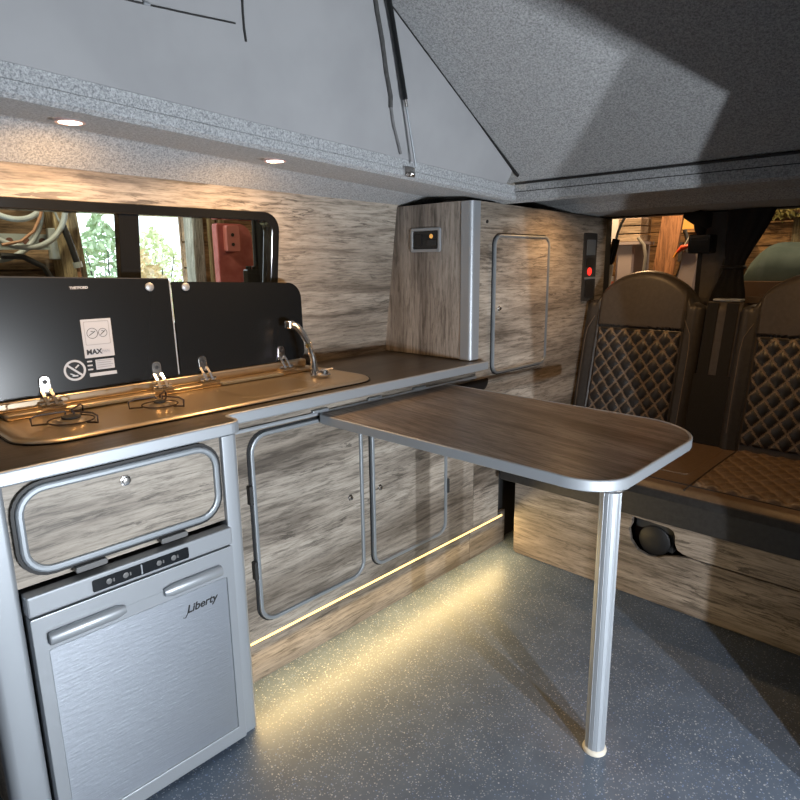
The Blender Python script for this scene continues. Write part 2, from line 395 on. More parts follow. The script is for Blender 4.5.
# zipped window flap outline on the canvas
def on_canvas(y, z, off=0.002):
    u = (y+0.42)/2.52; zb, zt = ztop(y), zr(y); p = cf(u, (z-zb)/(zt-zb)); return (p[0]+off, y, z)
MB().tube([on_canvas(y, z) for y, z in [(0.30, 1.835), (0.5, 1.845), (0.70, 1.857), (0.82, 1.866), (0.93, 1.873)]], 0.0022, 6).build('window_seam', DARK, cl)
MB().tube([on_canvas(y, z) for y, z in [(0.952, 1.96), (0.952, 1.90), (0.953, 1.865), (0.956, 1.838)]], 0.003, 6).build('window_seam', DARK, cl)
MB().tube([on_canvas(0.70+0.002*i, 1.858, 0.006) for i in range(8)], 0.004, 6).build('zip_pull', ALU, cl)
fc = thing('roof_canvas', (-0.70, -0.42, 1.7), 'smooth grey fabric front end of the raised roof, behind the viewer', 'canvas')
MB().box(-1.44, 0.05, -0.43, -0.42, 1.69, zr(-0.42)).build('cloth', CANVAS, fc)

# gas strut holding the roof
gs = thing('roof_gas_strut', (-1.405, 1.55, 1.60), 'slim black gas strut holding up the roof, against the canvas', 'gas strut')
A = Vector((-1.376, 1.398, 2.075)); B = Vector((-1.395, 1.545, 1.584)); d = B-A
MB().tube([A, A+d*0.59], 0.0085, 14).build('cylinder', BLACKG, gs, smooth=True)
MB().tube([A+d*0.58, A+d*0.97], 0.0036, 10).build('rod', ALUD, gs, smooth=True)
MB().tube([A+d*0.585, A+d*0.63], 0.006, 10).build('collar', CHROME, gs, smooth=True)
MB().lathe([(0.006, 0), (0.010, 0.004), (0.010, 0.012), (0.004, 0.016)], B+Vector((-0.028, 0, -0.004)), (1, 0, 0), 14).box(-1.430, -1.424, 1.520, 1.568, 1.570, 1.600).build('foot_bracket', CHROME, gs)
st = thing('lifting_strap', (-1.41, 1.50, 1.62), 'narrow dark strap hanging beside the roof strut on the canvas', 'strap')
SA = [on_canvas(y, z, 0.006) for y, z in [(1.362, 2.08), (1.372, 2.0), (1.392, 1.93), (1.415, 1.85), (1.440, 1.79), (1.443, 1.76)]]
MB().tube(SA, 0.0065, 8).build('strap_sleeve', mottled('charcoal_web', (0.05, 0.05, 0.05), (0.08, 0.08, 0.08), 80, 0.9), st, smooth=True)
SB = [on_canvas(y, z, 0.006) for y, z in [(1.443, 1.765), (1.462, 1.71), (1.488, 1.66), (1.500, 1.635)]]
MB().tube(SB, 0.0045, 8).build('strap_tail', mottled('grey_web', (0.14, 0.14, 0.145), (0.19, 0.19, 0.195), 80, 0.9), st, smooth=True)

# ================================================================== DOWNLIGHTS
WARM = (1.0, 0.56, 0.22)
LEDM = emit('downlight_lens', (1.0, 0.80, 0.66), 9.0)
def downlight(x, y, z, label, power=6.0, tilt=-0.12):
    t = thing('downlight', (x, y, z), label, 'downlight', 'small round downlights in the felt soffit')
    t.rotation_euler = (0, 0, 0)
    MB().ring([(x+0.033*cos(a), y+0.033*sin(a)) for a in [2*pi*i/28 for i in range(28)]], [(x+0.026*cos(a), y+0.026*sin(a)) for a in [2*pi*i/28 for i in range(28)]], 'z', z-0.004, z+0.002).build('bezel', base('copper_bezel', (0.75, 0.55, 0.55), 0.3, 0.6)[0], t)
    MB().cyl((x, y, z-0.0025), (0, 0, 1), 0.0262, 0.004, 28).build('lens', LEDM, t)
    spot('downlight_beam', (x, y, z-0.012), power, WARM, radians(160), 0.9, (tilt, 0, -1), 0.02)
    return t
def zdl(x, y): return zbot(y)+(zso(y)-zbot(y))*(-1.445-x)/0.35
downlight(-1.622, 0.588, zdl(-1.622, 0.588)-0.002, 'small glowing round downlight, nearer the left edge of the photo', 16, -0.5)
downlight(-1.591, 1.139, zdl(-1.591, 1.139)-0.002, 'small glowing round downlight, nearer the tall cabinet', 16, -0.5)
downlight(-1.27, 2.52, 1.5795, 'small round downlight in the felt ceiling over the bench, nearer the tall cabinet', 9)
downlight(-0.50, 2.50, 1.5795, 'small round downlight in the felt ceiling over the bench, above the right-hand seat', 8)

# ================================================================== FRIDGE UNIT
fu = thing('fridge_cabinet', (-1.6, 0.54, 0), 'grey oak cabinet housing the fridge, with aluminium corner posts', 'cabinet')
MB().box(-1.985, -1.375, 0.232, 0.250, 0, 0.872).box(-1.985, -1.375, 0.800, 0.815, 0, 0.872).box(-1.985, -1.39, 0.25, 0.80, 0.665, 0.68).box(-1.985, -1.97, 0.25, 0.80, 0, 0.872).box(-1.39, -1.375, 0.26, 0.77, 0.648, 0.872).build('body', OAK, fu)
MB().prism(rrect(-1.405, -1.362, 0.212, 0.285, (0.012, 0.002, 0.002, 0.02), 5), 'z', 0, 0.874).build('corner_post', ALU, fu, smooth=True)
MB().prism(rrect(-1.405, -1.362, 0.766, 0.812, (0.014, 0.002, 0.002, 0.004), 5), 'z', 0, 0.874).build('corner_post', ALU, fu, smooth=True)
hd = MB().prism(rrect(0.312, 0.738, 0.684, 0.850, 0.045), 'x', -1.374, -1.364).build('flap_door', OAK, fu)
MB().ring(rrect(0.297, 0.752, 0.669, 0.865, 0.060), rrect(0.313, 0.737, 0.685, 0.849, 0.045), 'x', -1.374, -1.356).build('rim', ALUD, hd, bevel=0.005)
MB().ring(rrect(0.290, 0.759, 0.662, 0.872, 0.066), rrect(0.298, 0.751, 0.670, 0.864, 0.060), 'x', -1.374, -1.364).build('gasket', BLACK, hd)
kn = MB().lathe([(0.012, 0), (0.012, 0.003), (0.008, 0.004), (0.0075, 0.009), (0.004, 0.0095)], (-1.364, 0.521, 0.826), (1, 0, 0), 20).build('knob', CHROME, hd, smooth=True)
for y in (0.425, 0.617):
    MB().prism(rrect(y-0.034, y+0.034, 0.650, 0.664, 0.005), 'x', -1.374, -1.350).build('hinge', SILVERD, hd, bevel=0.002)

fr = thing('fridge', (-1.6, 0.52, 0), 'silver compact fridge with brushed steel door and twin grip handles', 'fridge')
MB().box(-1.94, -1.372, 0.290, 0.760, 0.01, 0.637).build('body', SILVERD, fr, bevel=0.004)
cp = MB().box(-1.372, -1.336, 0.288, 0.762, 0.594, 0.640).build('control_bar', SILVER, fr, bevel=0.004)
pn = MB().prism(rrect(0.415, 0.640, 0.602, 0.630, 0.004), 'x', -1.337, -1.334).build('control_panel', BLACKG, cp)
for i, y in enumerate((0.450, 0.487, 0.565, 0.601)):
    MB().lathe([(0.0065, 0), (0.0065, 0.0015), (0.004, 0.002)], (-1.334, y, 0.616), (1, 0, 0), 16).box(-1.334, -1.3328, y+0.009, y+0.012, 0.612, 0.620).build('button', SILVERD, pn)
MB().box(-1.334, -1.3328, 0.522, 0.525, 0.604, 0.628).build('divider', SILVER, pn)
dr = MB().box(-1.372, -1.345, 0.290, 0.762, 0.012, 0.588).build('door', SILVER, fr, bevel=0.004)
MB().prism(rrect(0.318, 0.738, 0.055, 0.505, 0.004), 'x', -1.346, -1.3435).build('steel_panel', STEEL, dr)
MB().ring(rrect(0.290, 0.762, 0.012, 0.588, 0.004), rrect(0.316, 0.740, 0.053, 0.507, 0.004), 'x', -1.346, -1.340).build('door_frame', SILVER, dr, bevel=0.002)
for y0, y1 in ((0.318, 0.478), (0.570, 0.722)):
    h = MB().tube([(-1.333, y0, 0.536), (-1.333, y0+0.004, 0.536), (-1.333, y1-0.02, 0.536), (-1.333, y1, 0.536)] if y0 < 0.4 else [(-1.333, y0, 0.536), (-1.333, y0+0.02, 0.536), (-1.333, y1-0.004, 0.536), (-1.333, y1, 0.536)],
              [0.013, 0.015, 0.015, 0.009] if y0 < 0.4 else [0.009, 0.015, 0.015, 0.013], 18)
    h.xf(lambda x, y, z: (-1.333+(x+1.333)*0.75, y, z)).build('handle', SILVER, dr, smooth=True)
MB().box(-1.341, -1.3392, 0.478, 0.570, 0.5345, 0.5375).build('handle_ridge', SILVER, dr)
text('brand_lettering', 'Liberty', 0.029, BLACK, dr, (-1.3432, 0.625, 0.452), (0, 1, 0.03), (0, 0, 1), 0.0004, 0.25, 0.0006)
MB().tube([(-1.3432, 0.630, 0.461), (-1.3432, 0.626, 0.450), (-1.3432, 0.620, 0.442), (-1.3432, 0.615, 0.445)], 0.0011, 6).build('brand_lettering', BLACK, dr)

# ================================================================== BASE CABINET
bc = thing('base_cabinet', (-1.7, 1.5, 0), 'long grey oak base cabinet with two rimmed doors under the worktop', 'cabinet')
MB().box(-1.515, -1.500, 0.815, 2.012, 0.163, 0.872).build('front_panel', OAK, bc)
MB().box(-1.985, -1.550, 0.818, 0.833, 0.0, 0.163).box(-1.985, -1.515, 0.818, 0.833, 0.163, 0.872).box(-1.985, -1.550, 2.0, 2.015, 0.0, 0.163).box(-1.985, -1.515, 2.0, 2.012, 0.163, 0.872).box(-1.985, -1.515, 0.833, 2.0, 0.163, 0.178).build('carcass', OAK, bc)
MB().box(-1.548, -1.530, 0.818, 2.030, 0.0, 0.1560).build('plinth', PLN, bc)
def cab_door(parent, y0, y1, z0, z1, r, xf, knob, hinges, name='door', rimw=0.013):
    dd = MB().prism(rrect(y0+rimw, y1-rimw, z0+rimw, z1-rimw, max(0.01, r-rimw)), 'x', xf-0.002, xf+0.006).build(name, OAK, parent)
    MB().ring(rrect(y0, y1, z0, z1, r), rrect(y0+rimw, y1-rimw, z0+rimw, z1-rimw, max(0.01, r-rimw)), 'x', xf-0.002, xf+0.014).build('rim', ALUD, dd, bevel=0.004)
    MB().ring(rrect(y0-0.005, y1+0.004, z0-0.005, z1+0.005, r+0.004), rrect(y0+0.001, y1-0.001, z0+0.001, z1-0.001, r), 'x', xf-0.002, xf+0.003).build('gasket', BLACK, dd)
    MB().lathe([(0.0105, 0), (0.0105, 0.003), (0.007, 0.004), (0.007, 0.011), (0.003, 0.012)], (xf+0.006, knob[0], knob[1]), (1, 0, 0), 18).build('knob', CHROME, dd, smooth=True)
    for yy, zz in hinges:
        MB().prism(rrect(yy-0.006, yy+0.006, zz-0.030, zz+0.030, 0.004), 'x', xf-0.001, xf+0.018).build('hinge', DARK, dd, bevel=0.002)
    return dd
d1 = cab_door(bc, 0.925, 1.366, 0.212, 0.822, 0.060, -1.500, (1.305, 0.520), [(0.918, 0.640), (0.918, 0.400)])
d2 = cab_door(bc, 1.408, 1.822, 0.218, 0.822, 0.050, -1.500, (1.447, 0.517), [(1.824, 0.640), (1.824, 0.42)])
led = thing('led_strip', (-1.522, 1.5, 0.158), 'glowing warm white light strip running under the base cabinet', 'light strip')
MB().box(-1.529, -1.503, 0.83, 2.24, 0.1585, 0.1630).build('channel', ALU, led)
MB().box(-1.506, -1.4995, 0.83, 2.235, 0.1545, 0.1625).build('diffuser', emit('led_glow', (1.0, 0.66, 0.22), 2.4), led)
area('led_strip_light', (-1.495, 1.53, 0.150), (0, radians(-52), 0), 0.012, 1.42, 7.5, (1.0, 0.70, 0.30))

# worktop and edging
wt = thing('worktop', (-1.7, 1.1, 0.875), 'dark brown laminate worktop with grey edging, stepping out over the fridge', 'worktop')
def wt_poly(off=0.0):
    p = [(-1.985, 0.18), (-1.368+off, 0.18)]
    # bump corner (convex) then concave step back to the recess
    for k in range(7): a = k/6*pi/2; p.append((-1.398+off+0.03*cos(a), 0.800+off*0.6+0.03*sin(a)))
    for k in range(1, 7): a = -pi/2 - k/6*pi/2; p.append((-1.428+off+0.022+0.0*k, 0.852+0.0*k)) if False else None
    for k in range(7): a = -pi/2 - k/6*pi/2; p.append((-1.430+off + 0.020*cos(a)+0.0, 0.850+off*0.6 + 0.020*sin(a)))
    p += [(-1.450+off, 0.90), (-1.450+off, 2.03), (-1.985, 2.03)]
    return p
hole = rrect(-1.83, -1.53, 0.42, 1.41, 0.05, 6)
MB().prism(wt_poly(-0.006), 'z', 0.875, 0.905).build('top', WTOP, wt)
edge = wt_poly(-0.0015)[1:-1]
MB().strip([(x, y, 0.8735) for x, y in edge], 0.012, 0.0325, (0, 0, 1)).build('edge_trim', ALU, wt, bevel=0.004)
# wood fascia + table rail below the worktop
rl = thing('table_rail', (-1.49, 1.45, 0.84), 'thin aluminium rail under the worktop front that the table hooks onto', 'rail')
MB().box(-1.4995, -1.490, 0.83, 2.01, 0.832, 0.840).box(-1.4925, -1.489, 0.83, 2.01, 0.840, 0.8435).build('channel', ALU, rl, bevel=0.0015)
for y in (1.19, 1.43, 1.66):
    MB().prism(rrect(y-0.032, y+0.032, 0.8435, 0.851, 0.003), 'x', -1.4995, -1.486).build('clip', ALUD, rl, bevel=0.002)

# ================================================================== HOB AND SINK
hs = thing('hob_sink_unit', (-1.67, 0.92, 0.905), 'stainless hob and sink unit with two raised dark glass lids', 'hob and sink')
zt0 = 0.905
po = rrect(-1.945, -1.500, 0.365, 1.465, 0.10, 10)
def inset(d, r): return rrect(-1.945+d, -1.500-d, 0.365+d, 1.465-d, r, 10)
m = MB()
n = len(po); layers = [(inset(-0.006, 0.106), zt0+0.0005), (inset(-0.002, 0.102), zt0+0.006), (inset(0.006, 0.095), zt0+0.010), (inset(0.020, 0.085), zt0+0.010), (inset(0.034, 0.072), zt0+0.006), (inset(0.045, 0.062), zt0+0.0035)]
vs = [(p[0], p[1], z) for L, z in layers for p in L]
fs = [(i*n+k, i*n+(k+1) % n, (i+1)*n+(k+1) % n, (i+1)*n+k) for i in range(len(layers)-1) for k in range(n)]
fs.append(tuple((len(layers)-1)*n+k for k in range(n)))
m.add(vs, fs).build('steel_tray', SINK, hs, smooth=True)
m = MB().ring(rrect(-1.953, -1.492, 0.357, 1.473, 0.108, 10), rrect(-1.948, -1.497, 0.362, 1.468, 0.104, 10), 'z', zt0, zt0+0.004); m.build('seal', BLACK, hs)
# basin: a shallow dished sink with raised lip
bo = rrect(-1.785, -1.560, 0.985, 1.265, 0.055, 8)
def bin_(d, r): return rrect(-1.785+d, -1.560-d, 0.985+d, 1.265-d, r, 8)
L2 = [(bin_(-0.010, 0.065), zt0+0.0038), (bin_(0, 0.055), zt0+0.0065), (bin_(0.008, 0.05), zt0+0.0065), (bin_(0.020, 0.04), zt0+0.0045)]
n = len(bo); m = MB(); vs = [(p[0], p[1], z) for L, z in L2 for p in L]
fs = [(i*n+k, i*n+(k+1) % n, (i+1)*n+(k+1) % n, (i+1)*n+k) for i in range(len(L2)-1) for k in range(n)]; fs.append(tuple((len(L2)-1)*n+k for k in range(n)))
m.add(vs, fs).build('basin', SINK, hs, smooth=True)
for yc, rr_ in ((0.520, 0.036), (0.755, 0.030)):
    b_ = MB().lathe([(rr_+0.006, 0.0), (rr_+0.004, 0.004), (rr_, 0.004), (rr_-0.004, 0.010), (rr_-0.016, 0.013), (0.004, 0.014)], (-1.665, yc, zt0+0.004), (0, 0, 1), 28).build('burner', SINK, hs, smooth=True)
    MB().lathe([(rr_-0.014, 0), (rr_-0.014, 0.005), (rr_-0.022, 0.007), (0.002, 0.007)], (-1.665, yc, zt0+0.017), (0, 0, 1), 24).build('burner_cap', DARK, b_, smooth=True)
    # wire pan support: three bent prongs and a ring
    ps = MB(); R0 = rr_+0.018
    ps.tube([(-1.665+R0*cos(a), yc+R0*sin(a), zt0+0.012) for a in [2*pi*i/30 for i in range(30)]], 0.0020, 7, closed=True)
    for k in range(3):
        a = 2*pi*k/3+0.4; c, s_ = cos(a), sin(a)
        q = lambda r_, z_: (-1.665+r_*c, yc+r_*s_, z_)
        ps.tube([q(R0, zt0+0.010), q(R0+0.035, zt0+0.012), q(R0+0.036, zt0+0.030), q(R0+0.020, zt0+0.036), q(rr_*0.35, zt0+0.036), q(rr_*0.33, zt0+0.028)], 0.0026, 7)
    ps.build('pan_support', base('dark_wire', (0.03, 0.018, 0.015), 0.6, 0.0)[0], hs, smooth=True)
MB().box(-1.900, -1.804, 0.41, 1.43, zt0+0.004, 0.924).box(-1.872, -1.838, 0.40, 1.41, 0.924, 0.952).build('hinge_rail', SINK, hs, bevel=0.005, smooth=True)
# lids
def lidx(z): return -1.846 - 0.03*(z-0.96)
def lid(y0, y1, z0, z1, rads, zfun):
    pts = rrect(y0, y1, z0, z1, rads, 8)
    m = MB()
    pl = [(y, zfun(y, z)) for y, z in pts]
    m.prism(pl, 'x', -0.003, 0.003).xf(lambda x, y, z: (lidx(z)+x, y, z))
    return m
zf = lambda y, z: z if z < 1.1 else z - 0.038*(y-0.45)
lidl = lid(0.348, 0.905, 0.958, 1.278, (0.004, 0.05, 0.05, 0.004), zf).build('glass_lid', LID, hs)
lidr = lid(0.914, 1.408, 0.955, 1.268, (0.055, 0.004, 0.004, 0.03), zf).build('glass_lid', LID, hs)
MB().strip([(lidx(z)-0.001, 0.9065, z) for z in (0.962, 1.10, 1.255)], 0.0035, 0.006, (1, 0, 0)).build('edge_bead', ALU, lidl)
MB().strip([(lidx(z)-0.001, y, z) for y, z in ((0.36, 1.279), (0.9, 1.2595))], 0.003, 0.005, (1, 0, 0)).build('edge_bead', DARK, lidl)
for L_, y, z in ((lidl, 0.842, 1.237), (lidr, 0.958, 1.233)):
    MB().lathe([(0.013, 0), (0.013, 0.004), (0.009, 0.006), (0.002, 0.0065)], (lidx(z)+0.003, y, z), (1, 0, 0), 20).build('lid_magnet', ALUD, L_, smooth=True)
# printing on the left lid
X0 = lambda z: lidx(z)+0.0032
def decal(y0, y1, z0, z1, mat, dx=0.0, name='printed_label', sk=0.0, par=lidl, r=0.001):
    return MB().prism(rrect(y0, y1, z0, z1, r, 2), 'x', 0, 0.0005).xf(lambda x, y, z: (X0(z)+dx+x, y+sk*(z-1.1), z)).build(name, mat, par)
text('maker_lettering', 'THETFORD', 0.0095, WHITE, lidl, (X0(1.24)+0.0003, 0.617, 1.2385), (0, 1, 0), (0, 0, 1), 0.0003, 0, 0.0004)
decal(0.633, 0.716, 1.044, 1.153, WHITE)
MB().ring(rrect(0.640, 0.709, 1.080, 1.147, 0.003), rrect(0.6415, 0.7075, 1.0815, 1.1455, 0.003), 'x', 0, 0.0003).xf(lambda x, y, z: (X0(z)+0.0006+x, y, z)).build('label_border', GREYP, lidl)
def circ(yc, zc, r0, r1, mat, dx, name):
    A_ = [2*pi*i/36 for i in range(36)]
    return MB().ring([(yc+r1*cos(a), zc+r1*sin(a)) for a in A_], [(yc+r0*cos(a), zc+r0*sin(a)) for a in A_], 'x', 0, 0.0003).xf(lambda x, y, z: (X0(z)+dx+x, y, z)).build(name, mat, lidl)
circ(0.661, 1.113, 0.0138, 0.0152, BLACK, 0.0006, 'ring_symbol'); circ(0.690, 1.113, 0.0112, 0.0125, BLACK, 0.0006, 'ring_symbol')
for yc, rr_ in ((0.661, 0.009), (0.690, 0.007)):
    MB().strip([(X0(1.113)+0.0006, yc-rr_, 1.107), (X0(1.113)+0.0006, yc+rr_, 1.119)], 0.0018, 0.0003, (1, 0, 0)).strip([(X0(1.113)+0.0006, yc-rr_*0.4, 1.119), (X0(1.113)+0.0006, yc+rr_*0.6, 1.116)], 0.0018, 0.0003, (1, 0, 0)).build('pan_symbol', BLACK, lidl)
text('label_lettering', 'MAX', 0.0195, BLACK, lidl, (X0(1.053)+0.0008, 0.639, 1.054), (0, 1, 0), (0, 0, 1), 0.0003, 0, 0.0008)
decal(0.679, 0.706, 1.053, 1.068, GREYP2, 0.0006)
text('label_lettering', 'PAN', 0.011, GREYP, lidl, (X0(1.053)+0.0014, 0.681, 1.0565), (0, 1, 0), (0, 0, 1), 0.0002)
for i in range(3): decal(0.637, 0.651, 1.032-i*0.0115, 1.036-i*0.0115, GREYP2)
decal(0.660, 0.712, 1.008, 1.037, GREYP2)
for i in range(4): decal(0.663, 0.709-0.006*(i % 2), 1.0325-i*0.0062, 1.0345-i*0.0062, GREYP, 0.0007)
decal(0.640, 0.716, 0.990, 1.000, WHITE)
circ(0.602, 1.014, 0.0235, 0.0295, WHITE, 0.0, 'prohibition_symbol')
MB().strip([(X0(1.03), 0.583, 1.0305), (X0(1.0), 0.621, 0.9975)], 0.0055, 0.0005, (1, 0, 0)).strip([(X0(1.01), 0.594, 0.999), (X0(1.01), 0.609, 0.998)], 0.004, 0.0005, (1, 0, 0)).strip([(X0(1.02), 0.604, 1.020), (X0(1.02), 0.614, 1.028)], 0.004, 0.0005, (1, 0, 0)).strip([(X0(1.0), 0.589, 1.006), (X0(1.0), 0.600, 1.000)], 0.003, 0.0005, (1, 0, 0)).build('prohibition_symbol', WHITE, lidl)
# hinges
for y in (0.520, 0.835, 0.990, 1.300):
    h = MB().prism(rrect(y-0.014, y+0.014, 0.962, 1.010, (0.012, 0.012, 0.002, 0.002), 5), 'x', -0.002, 0.005).xf(lambda x, y_, z: (lidx(z)+0.003+x, y_, z)).build('hinge', CHROME, hs, bevel=0.001)
    MB().lathe([(0.0055, 0), (0.0055, 0.002)], (lidx(0.993)+0.008, y, 0.993), (1, 0, 0), 14).build('screw', BLACK, h)
    for s_ in (-0.011, 0.011):
        MB().strip([(lidx(0.965)+0.006, y+s_, 0.972), (-1.826, y+s_+0.002, 0.955), (-1.812, y+s_+0.005, 0.932)], 0.008, 0.004, (1, 0, 0.6)).build('arm', CHROME, h)
    MB().tube([(-1.820, y-0.024, 0.937), (-1.820, y+0.032, 0.937)], 0.004, 8).box(-1.832, -1.800, y-0.026, y+0.036, 0.924, 0.931).build('base_plate', CHROME, h)
MB().box(-1.803, -1.790, 0.56, 0.80, 0.914, 0.920).build('rear_rail', SILVER, hs)
MB().box(-1.803, -1.790, 1.03, 1.27, 0.914, 0.920).build('rear_rail', SILVER, hs)
# swivel tap
tp = MB().tube([(-1.705, 1.345, 0.915), (-1.706, 1.344, 0.935), (-1.710, 1.342, 0.975), (-1.722, 1.337, 1.020), (-1.745, 1.328, 1.060), (-1.765, 1.320, 1.082), (-1.790, 1.310, 1.090)], [0.020, 0.012, 0.0105, 0.0105, 0.0115, 0.013, 0.0155], 16).build('tap', CHROME, hs, smooth=True)
MB().tube([(-1.790, 1.306, 1.078), (-1.790, 1.306, 1.104)], 0.0165, 16).build('spout', CHROME, tp, bevel=0.003, smooth=True)
MB().tube([(-1.722, 1.337, 1.012), (-1.726, 1.3355, 1.024)], 0.0125, 14).build('collar', base('brass', (0.8, 0.6, 0.25), 0.25, 1)[0], tp)
MB().lathe([(0.024, 0), (0.024, 0.006), (0.017, 0.010), (0.015, 0.020), (0.008, 0.024)], (-1.665, 1.352, 0.914), (0, 0, 1), 20).tube([(-1.665, 1.352, 0.934), (-1.640, 1.375, 0.940)], 0.0045, 8).build('tap_knob', CHROME, tp, smooth=True)

# ================================================================== TALL CABINET
tc = thing('tall_cabinet', (-1.75, 2.5, 0.2), 'tall grey oak cabinet at the rear end of the worktop, beside the bench', 'cabinet')
MB().prism([(1.98, 0.909), (1.98, 1.532), (3.12, 1.508), (3.12, 0.909)], 'x', -1.905, -1.515).xf(lambda x, y, z: (x - (0.085*(1.53-z)/0.62 if x < -1.7 else 0), y, z)).build('body', OAKZ, tc)
MB().prism([(2.015, 0.163), (2.015, 1.531), (3.12, 1.508), (3.12, 0.50), (2.200, 0.50), (2.200, 0.163)], 'x', -1.515, -1.500).build('front_panel', OAK, tc)
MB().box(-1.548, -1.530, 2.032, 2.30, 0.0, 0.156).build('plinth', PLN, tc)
MB().box(-1.95, -1.56, 2.035, 3.12, 0.0, 0.905).build('lower_body', DARK, tc)
cpost = []
for k in range(9): a = -pi/2 + k/8*pi/2; cpost.append((-1.515+0.017*cos(a), 1.992+0.017*sin(a)))
MB().prism([(-1.552, 1.976)] + [(-1.520, 1.976)] + cpost[1:] + [(-1.497, 2.028), (-1.515, 2.028), (-1.552, 1.99)], 'z', 0.907, 1.530).build('corner_post', ALU, tc, smooth=True)
td = cab_door(tc, 2.118, 2.548, 0.832, 1.408, 0.045, -1.500, (2.160, 1.108), [], rimw=0.011)
MB().lathe([(0.007, 0), (0.007, 0.003), (0.003, 0.004)], (-1.5, 2.075, 1.455), (1, 0, 0), 12).build('screw_cap', BLACK, tc)
MB().prism(rrect(1.85, 2.10, 0.775, 0.822, (0.01, 0.01, 0.02, 0.035), 6), 'x', -1.501, -1.4965).build('recess', BLACK, tc)
so = MB().prism(rrect(-1.812, -1.662, 1.347, 1.432, 0.008), 'y', 1.974, 1.981).build('socket_plate', BLACKG, tc)
MB().ring(rrect(-1.818, -1.656, 1.341, 1.438, 0.010), rrect(-1.806, -1.668, 1.353, 1.426, 0.006), 'y', 1.970, 1.981).build('frame', ALU, so, bevel=0.003)
MB().prism(rrect(-1.790, -1.757, 1.368, 1.412, 0.006), 'y', 1.971, 1.976).build('usb_socket', BLACK, so)
MB().lathe([(0.009, 0), (0.009, 0.003), (0.003, 0.004)], (-1.705, 1.975, 1.404), (0, -1, 0), 14).build('indicator', emit('amber_led', (1.0, 0.50, 0.12), 0.35), so)
MB().prism(rrect(-1.728, -1.680, 1.366, 1.388, 0.004), 'y', 1.972, 1.976).build('rocker_switch', DARK, so)
# control panel strip on the aisle face
pc = MB().prism(rrect(2.880, 3.010, 1.100, 1.432, 0.010), 'x', -1.501, -1.492).build('control_panel', DARK, tc)
MB().prism(rrect(2.903, 2.990, 1.325, 1.400, 0.004), 'x', -1.493, -1.489).build('display', base('lcd', (0.13, 0.15, 0.17), 0.2)[0], pc)
MB().prism(rrect(2.903, 2.990, 1.268, 1.310, 0.004), 'x', -1.493, -1.489).build('rocker_switch', BLACK, pc)
MB().prism(rrect(2.903, 2.990, 1.120, 1.200, 0.004), 'x', -1.493, -1.488).build('rocker_switch', BLACK, pc)
MB().box(-1.493, -1.487, 2.893, 3.0, 1.208, 1.218).build('divider', ALUD, pc)
MB().lathe([(0.019, 0), (0.019, 0.004), (0.008, 0.006)], (-1.492, 2.940, 1.245), (1, 0, 0), 18).build('power_light', emit('red_led', (1.0, 0.03, 0.02), 1.5), pc)

# ================================================================== TABLE
tb = thing('table', (-1.05, 1.6, 0), 'brown wood-effect table with aluminium edge on a single round leg', 'table')
def tz(x): return 0.838 - 0.056*(x+1.48)
def ttop_poly(o=0.0):
    # near edge, outer rounded corners, far edge
    c = []
    x0, x1, y0, y1, r = -1.483, -0.578-o, 1.178+o, 1.955-o, 0.16
    pts = [(x0, y0+0.012)]
    def lerp_y0(x): return y0 + (1.283-1.178)*((x-x0)/(x1-x0))
    for k in range(5): a = pi + k/4*pi/2; pts.append((x0+0.016+0.016*cos(a), y0+0.016+0.016*sin(a)))
    for k in range(25): a = -pi/2 + k/24*pi/2; pts.append((x1-0.13+0.13*cos(a), lerp_y0(x1)+0.13+0.13*sin(a)))
    for k in range(25): a = k/24*pi/2; pts.append((x1-r+r*cos(a), y1-r+r*sin(a)))
    pts += [(x0, 1.815)]
    return pts[1:]
def slab(poly, t0, t1): return MB().prism(poly, 'z', t0, t1).xf(lambda x, y, z: (x, y, z+tz(x)))
tt = slab(ttop_poly(0.004), -0.026, 0.0).build('tabletop', TBL, tb)
m = MB(); pth = ttop_poly(0.0)
m.strip([(x, y, -0.028) for x, y in pth], 0.009, 0.0295, (0, 0, 1)).xf(lambda x, y, z: (x, y, z+tz(x)))
m.build('edge_trim', ALU, tt, bevel=0.003, smooth=True)
LX, LY = -0.617, 1.392
lg = MB().tube([(LX+0.003, LY-0.002, 0.006), (LX, LY, tz(LX)-0.03)], 0.0255, 32).build('leg', ALU, tb, smooth=True)
m = MB()
for k in range(14):   # shallow ribs along the extruded leg
    a = 2*pi*k/14; m.tube([(LX+0.003+0.0252*cos(a), LY-0.002+0.0252*sin(a), 0.01), (LX+0.0252*cos(a), LY+0.0252*sin(a), tz(LX)-0.032)], 0.0012, 6)
m.build('ribs', ALU, lg, smooth=True)
MB().lathe([(0.031, 0), (0.032, 0.004), (0.030, 0.010), (0.026, 0.013)], (LX+0.003, LY-0.002, 0.0), (0, 0, 1), 30).build('foot_cap', base('cream_rubber', (0.62, 0.56, 0.46), 0.6)[0], lg, smooth=True)
MB().lathe([(0.027, 0), (0.029, 0.003), (0.035, 0.010), (0.045, 0.012), (0.045, 0.016)], (LX, LY, tz(LX)-0.044), (0, 0, 1), 30).build('leg_socket', CHROME, lg, smooth=True)

